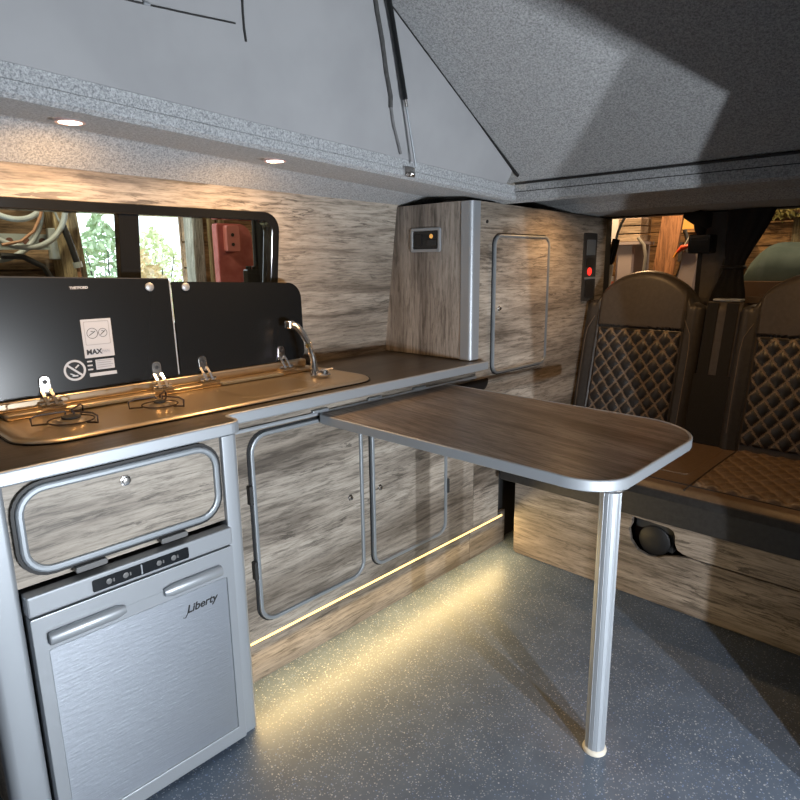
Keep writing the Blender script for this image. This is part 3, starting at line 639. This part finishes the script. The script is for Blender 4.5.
# ================================================================== BENCH BASE
bb = thing('rear_bench', (-0.75, 2.5, 0), 'rear bench with dark diamond-quilted leather backrests on a grey oak box base', 'bench seat')
left_poly = [(-1.43, 0.012), (-1.418, 0.002), (-0.03, 0.002), (-0.03, 0.226), (-0.67, 0.226), (-0.72, 0.219), (-0.76, 0.207), (-0.79, 0.192), (-0.825, 0.188), (-0.865, 0.200), (-0.893, 0.232), (-0.903, 0.275), (-0.893, 0.300), (-0.893, 0.362), (-1.43, 0.362)]
MB().prism(left_poly, 'y', 2.227, 2.245).build('front_panel', OAKX, bb, bevel=0.003)
flap = [(-0.03, 0.235), (-0.655, 0.235), (-0.695, 0.240), (-0.716, 0.250), (-0.726, 0.272), (-0.728, 0.300), (-0.734, 0.318), (-0.752, 0.327), (-0.891, 0.334), (-0.891, 0.362), (-0.03, 0.362)]
MB().prism(flap, 'y', 2.216, 2.240).build('upper_panel', OAKX, bb, bevel=0.003)
MB().box(-1.43, -0.03, 2.36, 2.86, 0.002, 0.362).box(-1.43, -1.41, 2.245, 2.36, 0.002, 0.362).box(-0.05, -0.03, 2.245, 2.36, 0.002, 0.362).build('carcass', DARK, bb)
tr = MB().lathe([(0.060, 0), (0.060, 0.05), (0.055, 0.054), (0.010, 0.055)], (-0.812, 2.300, 0.245), (0, -1, 0), 30).build('round_fitting', BLACK, bb, smooth=True)
MB().prism(rrect(-0.888, -0.742, 0.285, 0.322, 0.008), 'y', 2.255, 2.33).box(-0.80, -0.745, 2.262, 2.34, 0.21, 0.30).build('bracket', DARK, tr, bevel=0.002)
MB().lathe([(0.070, 0), (0.070, 0.05)], (-0.838, 2.345, 0.248), (0, -1, 0), 26).build('duct', base('brown_duct', (0.10, 0.055, 0.035), 0.6)[0], tr)
MB().lathe([(0.005, 0), (0.005, 0.004)], (-0.765, 2.26, 0.245), (0, -1, 0), 12).build('screw', CHROME, tr)

# ================================================================== BENCH SEAT
bs = bb
MB().prism([(2.150, 0.366), (2.150, 0.458), (2.162, 0.484), (2.20, 0.492), (2.20, 0.366)], 'x', -1.46, -0.03).build('cushion_front', LEATHERD, bs, bevel=0.006, seg=3)
def seat_top(u, v):
    x = -1.46+1.43*u; y = 2.165+0.70*v
    e = min(1, v/0.05); z = 0.485+0.015*sqrt(max(0, 1-(1-e)**2)) + 0.004*sin(pi*v)
    return (x, y, z)
MB().surf(seat_top, 90, 40, lambda u, v: (-1.46+1.43*u, 2.165+0.70*v, 0.366)).build('cushion', SEATTOP, bs, smooth=True)

def quilt(x0, x1, t0, t1, place, lift, wx=0.066, wt=0.083, nx=80, nt=90, name='quilted_panel', mats=None, parent=None):
    m = MB(); G = []
    for i in range(nx+1):
        for j in range(nt+1):
            x = x0+(x1-x0)*i/nx; t = t0+(t1-t0)*j/nt
            a = (x-x0)/wx+(t-t1)/wt; b_ = (x-x0)/wx-(t-t1)/wt
            h = abs(sin(pi*a))*abs(sin(pi*b_))
            e = min(x-x0, x1-x, t-t0, t1-t)
            off = lift*min(1, e/0.006) + 0.011*h**0.6*min(1, e/0.01)
            G.append(place(x, t, off-0.001))
    W = nt+1; m.v = [tuple(p) for p in G]
    for i in range(nx):
        for j in range(nt):
            x = x0+(x1-x0)*(i+.5)/nx; t = t0+(t1-t0)*(j+.5)/nt
            a = (x-x0)/wx+(t-t1)/wt; b_ = (x-x0)/wx-(t-t1)/wt
            da = abs(a-round(a)); db = abs(b_-round(b_))
            m.f.append([i*W+j, (i+1)*W+j, (i+1)*W+j+1, i*W+j+1]); m.m.append(1 if min(da, db) < 0.085 else 0)
    return m.build(name, mats, parent, smooth=True)
def bp(x, z, off): return (x, 2.84+0.21*(z-0.5)-off*0.979, z+off*0.205)
def backrest(cx, hw, par):
    x0, x1 = cx-hw, cx+hw
    def top(x):
        t = abs(x-cx)/0.224
        return 1.108 + (0.140*(max(0, 1-t**2.0))**0.68 if t < 1 else 0) - 0.03*max(0, (abs(x-cx)-hw+0.05)/0.05)**2
    def off(x, z, zt):
        e = min(x-x0, x1-x, zt-z)
        rd = 0.045; o_ = -rd*(1-sqrt(max(0, 1-(1-min(1, e/rd))**2)))
        bol = 0.014*max(0, min(1, (abs(x-cx)-0.195)/0.05))
        if z > 0.975: bol += 0.018*min(1, (z-0.975)/0.02)*(1 if abs(x-cx) < 0.22 else 0)*(1-max(0, min(1, (abs(x-cx)-0.195)/0.03))) if False else 0
        grv = -0.006*math.exp(-((abs(x-cx)-0.202)/0.004)**2)
        if abs(x-cx) < 0.202: grv += -0.006*math.exp(-((z-0.975)/0.004)**2) + (0.010 if z > 0.978 else 0)
        return o_ + bol*(1 if z < 1.09 else max(0, 1-(z-1.09)/0.03)) + grv + 0.045
    def f(u, v):
        x = x0+(x1-x0)*u; zt = top(x); z = 0.455+(zt-0.455)*v
        return bp(x, z, off(x, z, zt))
    def g(u, v):
        x = x0+(x1-x0)*u; zt = top(x); z = 0.455+(zt-0.455)*v
        return bp(x, z, -0.075)
    mb_ = MB().surf(f, 110, 110, g)
    for k in range(110*110):
        xx = x0+(x1-x0)*((k//110)+0.5)/110
        if abs(xx-cx) > 0.204: mb_.m[k] = 1
    b_ = mb_.build('backrest', [LEATHER, LEATHERS], par, smooth=True)
    quilt(cx-0.197, cx+0.197, 0.52, 0.968, lambda x, z, o_: bp(x, z, 0.045+o_), 0.004, mats=[QUILT, STITCH], parent=b_)
    for s_ in (-1, 1):
        path = [bp(cx+s_*xx, zz, 0.0705) for xx, zz in [(0.248, 0.56), (0.250, 0.70), (0.250, 0.90), (0.244, 0.96), (0.222, 1.005), (0.214, 1.02)]]
        MB().tube(path, 0.0014, 6).build('stitching', STITCH, b_)
    # dark side welt
    for s_ in (-1, 1):
        MB().tube([bp(cx+s_*0.204, zz, 0.056) for zz in [0.52+0.06*i for i in range(10)]], 0.0022, 6).build('welt', LEATHERD, b_)
    return b_
backrest(-1.203, 0.283, bs)
backrest(-0.497, 0.283, bs)
cpn = MB().surf(lambda u, v: bp(-0.922+0.144*u, 0.455+0.66*v, 0.020+0.008*sin(pi*u)-0.02*max(0, (v-0.95)/0.05)**2), 16, 30, lambda u, v: bp(-0.922+0.144*u, 0.455+0.66*v, -0.07)).build('centre_panel', LEATHER, bs, smooth=True)
for xc in (-0.893, -0.813):
    MB().surf(lambda u, v: bp(xc-0.023+0.046*u, 0.50+0.605*v, 0.0315+0.001*sin(pi*u)), 6, 20, lambda u, v: bp(xc-0.023+0.046*u, 0.50+0.605*v, 0.020)).build('webbing', WEB, bs)
MB().surf(lambda u, v: bp(-0.93+0.16*u, 0.455+0.34*v, 0.036), 4, 4, lambda u, v: bp(-0.93+0.16*u, 0.455+0.34*v, 0.0)).build('belt_cover', WEB, bs)
MB().prism(rrect(-0.905, -0.79, 2.955, 3.03, 0.012), 'z', 1.116, 1.127).build('belt_guide', ALUD, bs, bevel=0.003)
def sp(x, t, o_): return (x, t, 0.5005+0.004*sin(pi*(t-2.165)/0.70)+o_)
quilt(-0.694, -0.30, 2.245, 2.80, sp, 0.003, 0.066, 0.083, mats=[SEATTOP, SEATSTITCH], parent=bs)
quilt(-1.40, -1.006, 2.245, 2.80, sp, 0.003, 0.066, 0.083, mats=[SEATTOP, SEATSTITCH], parent=bs)
MB().tube([sp(x, y, 0.001) for x, y in [(-0.745, 2.76), (-0.745, 2.36), (-0.752, 2.345), (-0.765, 2.34), (-0.81, 2.34)]], 0.0016, 6).build('stitching', SEATSTITCH, bs)
MB().tube([sp(x, y, 0.001) for x, y in [(-0.965, 2.76), (-0.965, 2.36), (-0.958, 2.345), (-0.945, 2.34), (-0.81, 2.34)]], 0.0016, 6).build('stitching', SEATSTITCH, bs)
MB().tube([sp(-0.700, y, 0.0) for y in [2.18+0.06*i for i in range(11)]], 0.0028, 6).build('welt', LEATHERD, bs)
MB().tube([sp(x, 2.235, 0.0) for x in [-1.44+0.1*i for i in range(15)]], 0.0028, 6).build('welt', LEATHERD, bs)

# ================================================================== REAR OF THE VAN
struct(MB().box(-1.95, -1.532, 3.14, 3.25, 0.0, 1.55).box(-1.56, 0.02, 3.17, 3.25, 1.512, 1.62).build('wall_rear', BLACK))
TRIMG = mottled('grey_pillar_trim', (0.15, 0.14, 0.125), (0.18, 0.165, 0.15), 30, 0.7)
rd = thing('rear_door', (-0.5, 3.2, 0), 'closed right-hand rear van door with grey inner frame and window', 'door')
MB().box(-1.040, -0.02, 3.19, 3.24, 0.05, 1.115).box(-1.040, -0.965, 3.185, 3.24, 1.115, 1.512).prism([(-0.965, 1.512), (-0.88, 1.512), (-0.955, 1.25), (-0.965, 1.115)], 'y', 3.185, 3.24).box(-0.10, -0.02, 3.19, 3.24, 1.115, 1.512).build('frame', TRIMG, rd)
MB().box(-0.965, -0.10, 3.235, 3.240, 1.115, 1.50).build('pane', GLASS, rd)
MB().box(-0.98, -0.10, 3.17, 3.19, 1.10, 1.128).build('sill', base('tan_sill', (0.16, 0.12, 0.085), 0.6)[0], rd)
MB().box(-1.062, -1.039, 3.185, 3.24, 0.05, 1.512).build('rubber_seal', BLACK, rd)
# curtain tied in the middle
cu = thing('curtain', (-0.87, 3.12, 1.1), 'black curtain gathered at its waist, hanging on the rear window', 'curtain')
stn = [(1.512, -0.830, 0.098), (1.46, -0.838, 0.088), (1.40, -0.852, 0.074), (1.34, -0.866, 0.057), (1.29, -0.876, 0.044), (1.255, -0.880, 0.042), (1.21, -0.886, 0.052), (1.15, -0.892, 0.070), (1.10, -0.895, 0.078)]
def cfn(u, v):
    q = v*(len(stn)-1); i = min(int(q), len(stn)-2); f_ = q-i
    z, xc, hw = [stn[i][k]*(1-f_)+stn[i+1][k]*f_ for k in range(3)]
    a = 2*pi*u; r = 1+0.16*sin(9*a)
    return (xc+hw*cos(a)*(0.92+0.08*r), 3.125+0.028*sin(a)*r, z)
MB().surf(cfn, 90, 32).build('cloth', WEB, cu, smooth=True)
MB().tube([(-0.880+0.046*cos(a), 3.125+0.032*sin(a), 1.262) for a in [2*pi*i/24 for i in range(24)]], 0.008, 8, closed=True).build('tie', BLACK, cu)
c2 = thing('rolled_curtain', (-1.06, 3.12, 1.44), 'bunched black curtain end tucked up at top of the middle door post', 'curtain')
MB().tube([(-1.110, 3.10, 1.50), (-1.080, 3.10, 1.492), (-1.045, 3.10, 1.485), (-1.010, 3.10, 1.475), (-0.995, 3.10, 1.44)], [0.010, 0.022, 0.036, 0.040, 0.012], 14).tube([(-1.035, 3.10, 1.49), (-1.032, 3.11, 1.43), (-1.028, 3.12, 1.40)], [0.034, 0.026, 0.012], 12).build('cloth', WEB, c2, smooth=True)
bxk = thing('door_lock_box', (-1.05, 3.12, 1.33), 'small black box fitting on the middle rear door post', 'lock')
MB().prism(rrect(-1.078, -0.978, 1.325, 1.412, 0.010), 'y', 3.09, 3.184).build('casing', BLACKG, bxk, bevel=0.004)
MB().box(-1.065, -0.99, 3.084, 3.092, 1.385, 1.395).build('latch', DARK, bxk)
# tailgate gas strut at the left of the opening
ts = thing('tailgate_strut', (-1.57, 3.28, 1.08), 'silver and black gas strut standing in the rear door opening', 'gas strut')
MB().tube([(-1.575, 3.285, 0.95), (-1.545, 3.285, 1.275)], 0.018, 14).build('tube', base('pale_steel', (0.75, 0.78, 0.82), 0.4)[0], ts, smooth=True)
MB().tube([(-1.546, 3.285, 1.27), (-1.542, 3.285, 1.30), (-1.520, 3.285, 1.41)], [0.010, 0.020, 0.020], 14).build('sleeve', BLACKG, ts, smooth=True)
MB().tube([(-1.526, 3.285, 1.38), (-1.515, 3.285, 1.44), (-1.497, 3.285, 1.49), (-1.470, 3.285, 1.535)], 0.007, 10).build('cable', base('pale_cable', (0.55, 0.57, 0.55), 0.5)[0], ts, smooth=True)

# ================================================================== GARAGE AROUND THE VAN
struct(MB().box(-3.6, 4.0, -3.0, 6.6, -0.50, -0.40).build('floor_garage', mottled('concrete', (0.06, 0.06, 0.06), (0.09, 0.09, 0.085), 6, 0.9)))
def plank_wall(name, ax, pos, a0, a1, z0, z1, mat, step=0.13, hole=None, thick=0.03):
    m = MB(); z = z0; k = 0
    while z < z1-1e-6:
        zz = min(z+step-0.008, z1); o = 0.004*((k*7) % 3); segs = [(a0, a1)]
        if hole and zz > hole[2] and z < hole[3]: segs = [(a0, hole[0]), (hole[1], a1)]
        for s0, s1 in segs:
            if ax == 'x': m.box(pos-thick+o, pos+o, s0, s1, z, zz)
            else: m.box(s0, s1, pos+o, pos+thick+o, z, zz)
        z += step; k += 1
    if ax == 'x':
        if hole: m.box(pos-thick-0.02, pos-thick, a0, hole[0], z0, z1).box(pos-thick-0.02, pos-thick, hole[1], a1, z0, z1)
        else: m.box(pos-thick-0.02, pos-thick, a0, a1, z0, z1)
    else: m.box(a0, a1, pos+thick+0.012, pos+thick+0.03, z0, z1)
    return struct(m.build(name, mat))
plank_wall('wall_garage_left', 'x', -3.06, -3.0, 6.0, -0.4, 3.6, BARN, hole=(1.055, 1.60, 0.2, 3.2))
plank_wall('wall_garage_back', 'y', 5.9, -3.6, 4.0, -0.4, 3.6, BARNX)
struct(MB().box(3.9, 4.0, -3.0, 6.0, -0.4, 3.6).build('wall_garage_right', DARK))
struct(MB().box(-3.6, 4.0, -3.1, -3.0, -0.4, 3.6).build('wall_garage_front', DARK))
struct(MB().box(-3.6, 4.0, -3.1, 6.6, 3.6, 3.7).build('ceiling_garage', DARK))

# --- seen through the kitchen window
def post(x0, x1, y0, y1, label, tilt=0.0, mat=BARNZ, zz=(-0.4, 3.5), name='timber_post'):
    t = MB().box(x0, x1, y0, y1, zz[0], zz[1]).xf(lambda x, y, z: (x, y+tilt*(z-1.4), z)).build(name, mat, bevel=0.004)
    return tag(t, label, 'post', 'timber posts of the garage wall')
post(-3.05, -2.93, 0.955, 1.052, 'leaning timber post left of the garage opening, beside the hose', -0.06)
post(-3.02, -2.93, 1.580, 1.640, 'grey weathered timber post right of the opening onto the garden', 0.01, wood('grey_post', 'z', light=(0.45, 0.46, 0.42), mid=(0.30, 0.31, 0.28), dark=(0.15, 0.15, 0.14), rough=0.8))
post(-2.925, -2.895, 1.655, 1.688, 'middle honey-coloured timber post seen through the window')
post(-2.96, -2.88, 1.700, 1.732, 'honey-coloured timber post next to the red board')
hc = thing('hose_coil', (-2.93, 0.83, 1.35), 'pale coiled hose hanging on the garage wall, seen through the window', 'hose')
HG = base('pale_hose', (0.42, 0.46, 0.46), 0.45)[0]
for rr_, yc, zc, xx in ((0.165, 0.815, 1.545, -2.87), (0.13, 0.80, 1.62, -2.90), (0.20, 0.70, 1.53, -2.92)):
    MB().tube([(xx+0.01*sin(3*a), yc+rr_*cos(a), zc+rr_*1.02*sin(a)) for a in [2*pi*i/48 for i in range(48)]], 0.0115, 10, closed=True).build('loop', HG, hc, smooth=True)
cbm = base('copper_cable', (0.42, 0.22, 0.12), 0.5)[0]
cb = MB().tube([(-2.84, 0.90, 1.60), (-2.84, 0.872, 1.50), (-2.84, 0.84, 1.44), (-2.84, 0.79, 1.40), (-2.84, 0.72, 1.385)], 0.006, 8).build('cable', cbm, smooth=True)
tag(cb, 'thin copper-coloured cable hanging inside the pale hose coil', 'cable')
cb2 = MB().tube([(-2.88, 0.72, 1.345), (-2.88, 0.80, 1.34), (-2.88, 0.87, 1.30), (-2.88, 0.91, 1.22), (-2.88, 0.92, 1.10)], 0.012, 8).build('cable', BLACK, smooth=True)
tag(cb2, 'thick black cable looping below the pale hose coil', 'cable')
cb3 = MB().tube([(-2.90, 0.925, 1.60), (-2.90, 0.955, 1.50), (-2.90, 0.99, 1.43)], 0.005, 8).build('cable', HG, smooth=True)
tag(cb3, 'thin pale cable crossing the wall right of the hose coil', 'cable')
rk = thing('wall_rack', (-2.97, 0.87, 1.33), 'pale metal rack rail with round holes on the garage wall', 'rack')
rail = MB().box(-2.985, -2.975, 0.60, 1.03, 1.375, 1.435).box(-2.985, -2.955, 0.60, 1.03, 1.370, 1.378).build('rail', base('galvanised', (0.45, 0.50, 0.49), 0.45, 0.4)[0], rk)
for i in range(6): MB().cyl((-2.976, 0.66+0.062*i, 1.405), (1, 0, 0), 0.0145, 0.003, 16).build('hole', base('rust_hole', (0.16, 0.07, 0.05), 0.7)[0], rail)
MB().box(-2.975, -2.94, 0.925, 0.985, 1.33, 1.46).build('clamp', HG, rk, bevel=0.004)
tl = thing('hand_pump', (-2.90, 0.99, 1.25), 'black bar tool with pale grip leaning beside the wall rack', 'tool')
MB().tube([(-2.89, 0.968, 1.475), (-2.88, 0.985, 1.40), (-2.87, 1.000, 1.315)], 0.013, 10).build('shaft', BLACK, tl, smooth=True)
MB().tube([(-2.87, 0.999, 1.318), (-2.87, 1.004, 1.295)], 0.018, 12).build('collar', HG, tl)
MB().tube([(-2.87, 1.003, 1.297), (-2.87, 1.008, 1.22)], 0.008, 8).build('tip', cbm, tl)
RED = mottled('faded_red_plastic', (0.36, 0.075, 0.07), (0.50, 0.14, 0.125), 14, 0.6)
rb = thing('red_board', (-2.78, 1.70, -0.4), 'faded red panel with rounded top, seen at right of the kitchen window', 'board')
MB().prism(rrect(1.610, 1.805, -0.399, 1.495, (0.07, 0.01, 0.01, 0.01), 8), 'x', -2.80, -2.75).build('panel', RED, rb, bevel=0.006)
pb = MB().prism(rrect(1.640, 1.712, 1.36, 1.485, 0.012), 'x', -2.75, -2.715).build('latch_box', base('pale_red', (0.60, 0.20, 0.18), 0.5)[0], rb, bevel=0.004)
for z in (1.395, 1.44): MB().cyl((-2.716, 1.672, z), (1, 0, 0), 0.0085, 0.003, 14).build('hole', BLACK, pb)
bl = thing('window_blind_bundle', (-2.3, 1.62, 1.1), 'black cloth bundle hanging outside the right end of the kitchen window', 'cloth')
MB().surf(lambda u, v: (-2.30+0.03*sin(2*pi*u)*(1+0.3*sin(18*pi*u)), 1.580+0.075*cos(2*pi*u)+0.02*(v-0.5), -0.395+2.0*v), 60, 6).build('cloth', WEB, bl, smooth=True)
kb = thing('outside_latch', (-2.24, 1.56, 1.21), 'small black latch fitting outside the kitchen window, below the red panel', 'latch')
MB().prism(rrect(1.435, 1.495, 1.215, 1.280, 0.008), 'x', -2.27, -2.235).lathe([(0.012, 0), (0.012, 0.015)], (-2.25, 1.450, 1.278), (0, 0, 1), 12).lathe([(0.012, 0), (0.012, 0.015)], (-2.25, 1.480, 1.278), (0, 0, 1), 12).box(-2.26, -2.25, 1.46, 1.47, -0.399, 1.216).build('body', BLACKG, kb, bevel=0.003)

# garden beyond the opening
gr = MB().box(-40, -3.7, -15, 30, -0.45, -0.40).build('ground_outside', mottled('dry_grass', (0.26, 0.24, 0.10), (0.42, 0.36, 0.2), 1.5, 1.0)); struct(gr)
LEAF = [mottled('overexposed_leaf_%d' % i, c, tuple(min(1, x*1.5) for x in c), 20, 0.8) for i, c in enumerate([(0.34, 0.44, 0.30), (0.50, 0.55, 0.36), (0.66, 0.58, 0.42)])]  # leaf colours lightened to carry the overexposed daylight
def bush(x, y, h, r, mi, label, nleaf=1500):
    t = thing('bush', (x, y, -0.4), label, 'bush', 'bushes in the garden beyond the garage')
    rnd = random.Random(int(abs(x*100)+y*37)); vs = []; fs = []
    for i in range(nleaf):
        a = rnd.uniform(0, 2*pi); rr = r*sqrt(rnd.random()); zz = rnd.random()
        rad = rr*sqrt(max(0, 1-(1.7*zz-0.75)**2))
        c = Vector((x+rad*cos(a), y+rad*sin(a), -0.4+h*(0.12+0.88*zz)*(1-0.10*(rr/r)**2)))
        u = Vector((rnd.uniform(-1, 1), rnd.uniform(-1, 1), rnd.uniform(-1, 1))).normalized(); v = u.orthogonal().normalized(); s_ = rnd.uniform(0.035, 0.075)
        b_ = len(vs); vs += [c-u*s_, c+v*s_*0.5, c+u*s_, c-v*s_*0.5]; fs.append((b_, b_+1, b_+2, b_+3))
    m = MB(); m.add(vs, fs); fo = m.build('foliage', LEAF[mi], t, recalc=False); fo['kind'] = 'stuff'
    m = MB()
    for k in range(5):
        a = k*1.3; m.tube([(x, y, -0.4), (x+0.25*r*cos(a), y+0.25*r*sin(a), -0.4+h*0.4), (x+0.55*r*cos(a), y+0.55*r*sin(a), -0.4+h*0.8)], [0.03, 0.02, 0.006], 6)
    m.build('stems', DARK, t)
bush(-8.2, 3.15, 2.35, 0.42, 0, 'tall green bush left in the garden opening, its top against the sky', 1100)
bush(-10.6, 4.95, 2.35, 0.62, 1, 'rounded yellow-green bush in the garden opening near the window bar', 1300)
bush(-6.2, 2.75, 1.85, 0.42, 2, 'low straw-coloured bush at the foot of the garden opening', 900)
bush(-6.4, 3.72, 1.85, 0.50, 2, 'straw-coloured bush seen right of the window bar', 1000)
bush(-12.0, 7.2, 2.3, 0.8, 1, 'pale green bush seen in the right window pane', 1300)

# --- seen through the rear doors
t = thing('box_shelf', (-2.0, 4.45, 0.9), 'white shelf unit left in the rear opening with a dark gap under it', 'shelf')
PALE = base('pale_lilac_board', (0.46, 0.42, 0.46), 0.6)[0]
MB().box(-2.10, -1.82, 4.35, 4.55, 1.405, 1.425).build('shelf_board', PALE, t)
MB().box(-2.005, -1.905, 4.38, 4.42, 0.6, 1.405).box(-2.10, -1.86, 4.56, 4.58, 0.6, 1.405).build('panel', PALE, t)
c1 = MB().box(-2.075, -2.015, 4.37, 4.50, 1.4265, 1.60).build('paper_box', base('white_card', (0.75, 0.78, 0.85), 0.6)[0], bevel=0.003); tag(c1, 'small white box on the left end of the shelf outside the rear door', 'box')
c2b = thing('wooden_crate', (-1.93, 4.45, 1.427), 'slatted grey-brown crate on the shelf beside the small white box', 'crate')
for z in (1.4275, 1.482, 1.536): MB().box(-2.005, -1.845, 4.36, 4.54, z, z+0.046).build('slat', wood('crate_wood', 'x', light=(0.5, 0.42, 0.34), mid=(0.36, 0.29, 0.23), dark=(0.2, 0.16, 0.12)), c2b, bevel=0.002)
MB().box(-2.0, -1.85, 4.37, 4.53, 1.582, 1.590).build('lid', PALE, c2b)
rt_ = thing('paper_stack', (-2.15, 4.3, 1.12), 'flat pile of red and white papers low in the rear opening by the strut', 'papers')
MB().box(-2.185, -2.035, 4.25, 4.40, 1.115, 1.148).build('red_sheet', base('red_paper', (0.50, 0.14, 0.10), 0.7)[0], rt_)
MB().box(-2.18, -2.035, 4.25, 4.40, 1.1485, 1.185).build('white_sheet', WHITE, rt_)
MB().box(-2.20, -2.012, 4.20, 4.5, 1.095, 1.1145).build('support_board', BARNX, rt_)
h1 = MB().tube([(-1.845, 4.325, 1.45), (-1.80, 4.325, 1.40), (-1.782, 4.325, 1.32), (-1.79, 4.325, 1.20), (-1.80, 4.325, 0.9), (-1.80, 4.325, -0.398)], 0.012, 10).build('grey_pipe', base('grey_pipe', (0.28, 0.28, 0.27), 0.5)[0], smooth=True); tag(h1, 'grey pipe curving down beside the white shelf unit', 'pipe')
PLK = wood('brown_plank', 'z', light=(0.48, 0.25, 0.13), mid=(0.38, 0.19, 0.095), dark=(0.26, 0.13, 0.065), rough=0.6, crack=0.1)
pl_ = MB().box(-1.775, -1.635, 4.48, 4.51, -0.39, 2.2).xf(lambda x, y, z: (x+0.10*(z-1.35), y, z)).build('wide_plank', PLK); tag(pl_, 'wide reddish-brown plank leaning upright behind the bench headrest', 'plank')
pb2 = MB().box(-1.545, -1.445, 4.35, 4.45, -0.399, 1.345).xf(lambda x, y, z: (x+0.10*(z-1.35), y, z)).build('lilac_board', PALE); tag(pb2, 'pale lilac board leaning against the middle rear door post', 'board')
yb = MB().box(-1.80, -1.66, 4.95, 5.1, 1.52, 1.66).build('yellow_box', base('yellow_box', (0.72, 0.46, 0.12), 0.6)[0], bevel=0.004); tag(yb, 'yellow box high on the garage wall near the middle door post', 'box')
sh = MB().box(-1.84, -1.50, 4.9, 5.895, 1.495, 1.519).build('wall_shelf', BARNX); tag(sh, 'small wooden shelf carrying the yellow box', 'shelf')
h2 = MB().tube([(-1.635, 4.60, 1.50), (-1.612, 4.60, 1.44), (-1.612, 4.60, 1.36), (-1.64, 4.60, 1.24), (-1.68, 4.60, 1.10), (-1.69, 4.60, 0.8), (-1.69, 4.60, -0.398)], 0.014, 10).build('grey_pipe', base('grey_pipe_dark', (0.20, 0.20, 0.19), 0.5)[0], smooth=True); tag(h2, 'curved grey pipe right of the brown plank', 'pipe')
rg = thing('red_tool', (-1.53, 4.5, 1.34), 'small red and orange hand tool hanging left of the middle door post', 'tool')
MB().tube([(-1.575, 4.33, 1.345), (-1.545, 4.33, 1.375), (-1.50, 4.33, 1.385)], [0.010, 0.018, 0.014], 10).build('handle', base('tool_red', (0.75, 0.09, 0.03), 0.4)[0], rg, smooth=True)
MB().tube([(-1.525, 4.33, 1.39), (-1.50, 4.33, 1.44)], 0.010, 8).build('blade', HG, rg)
MB().tube([(-1.575, 4.33, 1.345), (-1.595, 4.33, 1.31)], 0.008, 8).build('hook', base('tool_orange', (0.8, 0.35, 0.05), 0.4)[0], rg)
bgs = MB().box(-2.12, -2.09, 5.86, 5.895, 1.28, 1.45).build('hanging_saw', base('dark_steel', (0.1, 0.1, 0.1), 0.4, 0.5)[0]); tag(bgs, 'dark narrow blade hanging on the plank wall behind the grey pipe', 'tool')

# right of the curtain: fence, hedge band, covered boat shape
TEAL = mottled('teal_cover', (0.060, 0.095, 0.098), (0.085, 0.125, 0.13), 10, 0.85)
tv = thing('covered_load', (-0.6, 4.7, 1.1), 'grey-green rounded cover seen through the rear window', 'cover')
def cov(u, v):
    a = pi*v; x = -1.16+1.6*u; e = min(1, u/0.10, (1-u)/0.10); e = sqrt(max(0, 1-(1-e)**2.6))
    return (x, 4.75-0.45*cos(a), 1.17+(0.235*sin(a)**0.6+0.006*sin(22*u+3*v))*max(e, 0.05))
MB().surf(cov, 60, 24, lambda u, v: (-1.16+1.6*u, 4.75-0.45*cos(pi*v), 1.165)).build('cover', TEAL, tv, smooth=True)
tw = MB().box(-1.22, 0.5, 4.25, 5.25, -0.39, 1.163).build('load_box', base('brown_box', (0.20, 0.115, 0.07), 0.7)[0]); tag(tw, 'plain brown box body beneath the grey-green rounded cover', 'box')
fe = thing('board_fence', (-0.5, 5.55, 0), 'brown board fence behind the grey-green rounded cover', 'fence')
for i in range(5): MB().box(-1.55, 0.9, 5.56, 5.585, 1.22+0.09*i, 1.30+0.09*i).build('board', BARNX, fe)
MB().box(-1.17, -1.11, 5.50, 5.56, -0.39, 1.66).build('fence_post', BARNZ, fe)
hv = random.Random(3); vs = []; fs = []
for i in range(3500):
    c = Vector((hv.uniform(-1.5, 0.9), hv.uniform(5.34, 5.45), hv.gauss(1.66, 0.035))); u = Vector((hv.uniform(-1, 1), hv.uniform(-1, 1), hv.uniform(-1, 1))).normalized(); v = u.orthogonal().normalized(); s_ = hv.uniform(0.012, 0.03)
    b_ = len(vs); vs += [c-u*s_, c+v*s_*0.5, c+u*s_, c-v*s_*0.5]; fs.append((b_, b_+1, b_+2, b_+3))
hg = thing('dried_garland', (-0.3, 5.45, 1.6), 'yellow-green mossy band running along the top of the board fence', 'garland')
m = MB(); m.add(vs, fs); q = m.build('foliage', mottled('moss', (0.30, 0.26, 0.08), (0.50, 0.44, 0.16), 30, 0.9), hg, recalc=False); q['kind'] = 'stuff'
MB().box(-1.5, 0.9, 5.38, 5.47, 1.62, 1.70).build('batten', BARNX, hg)
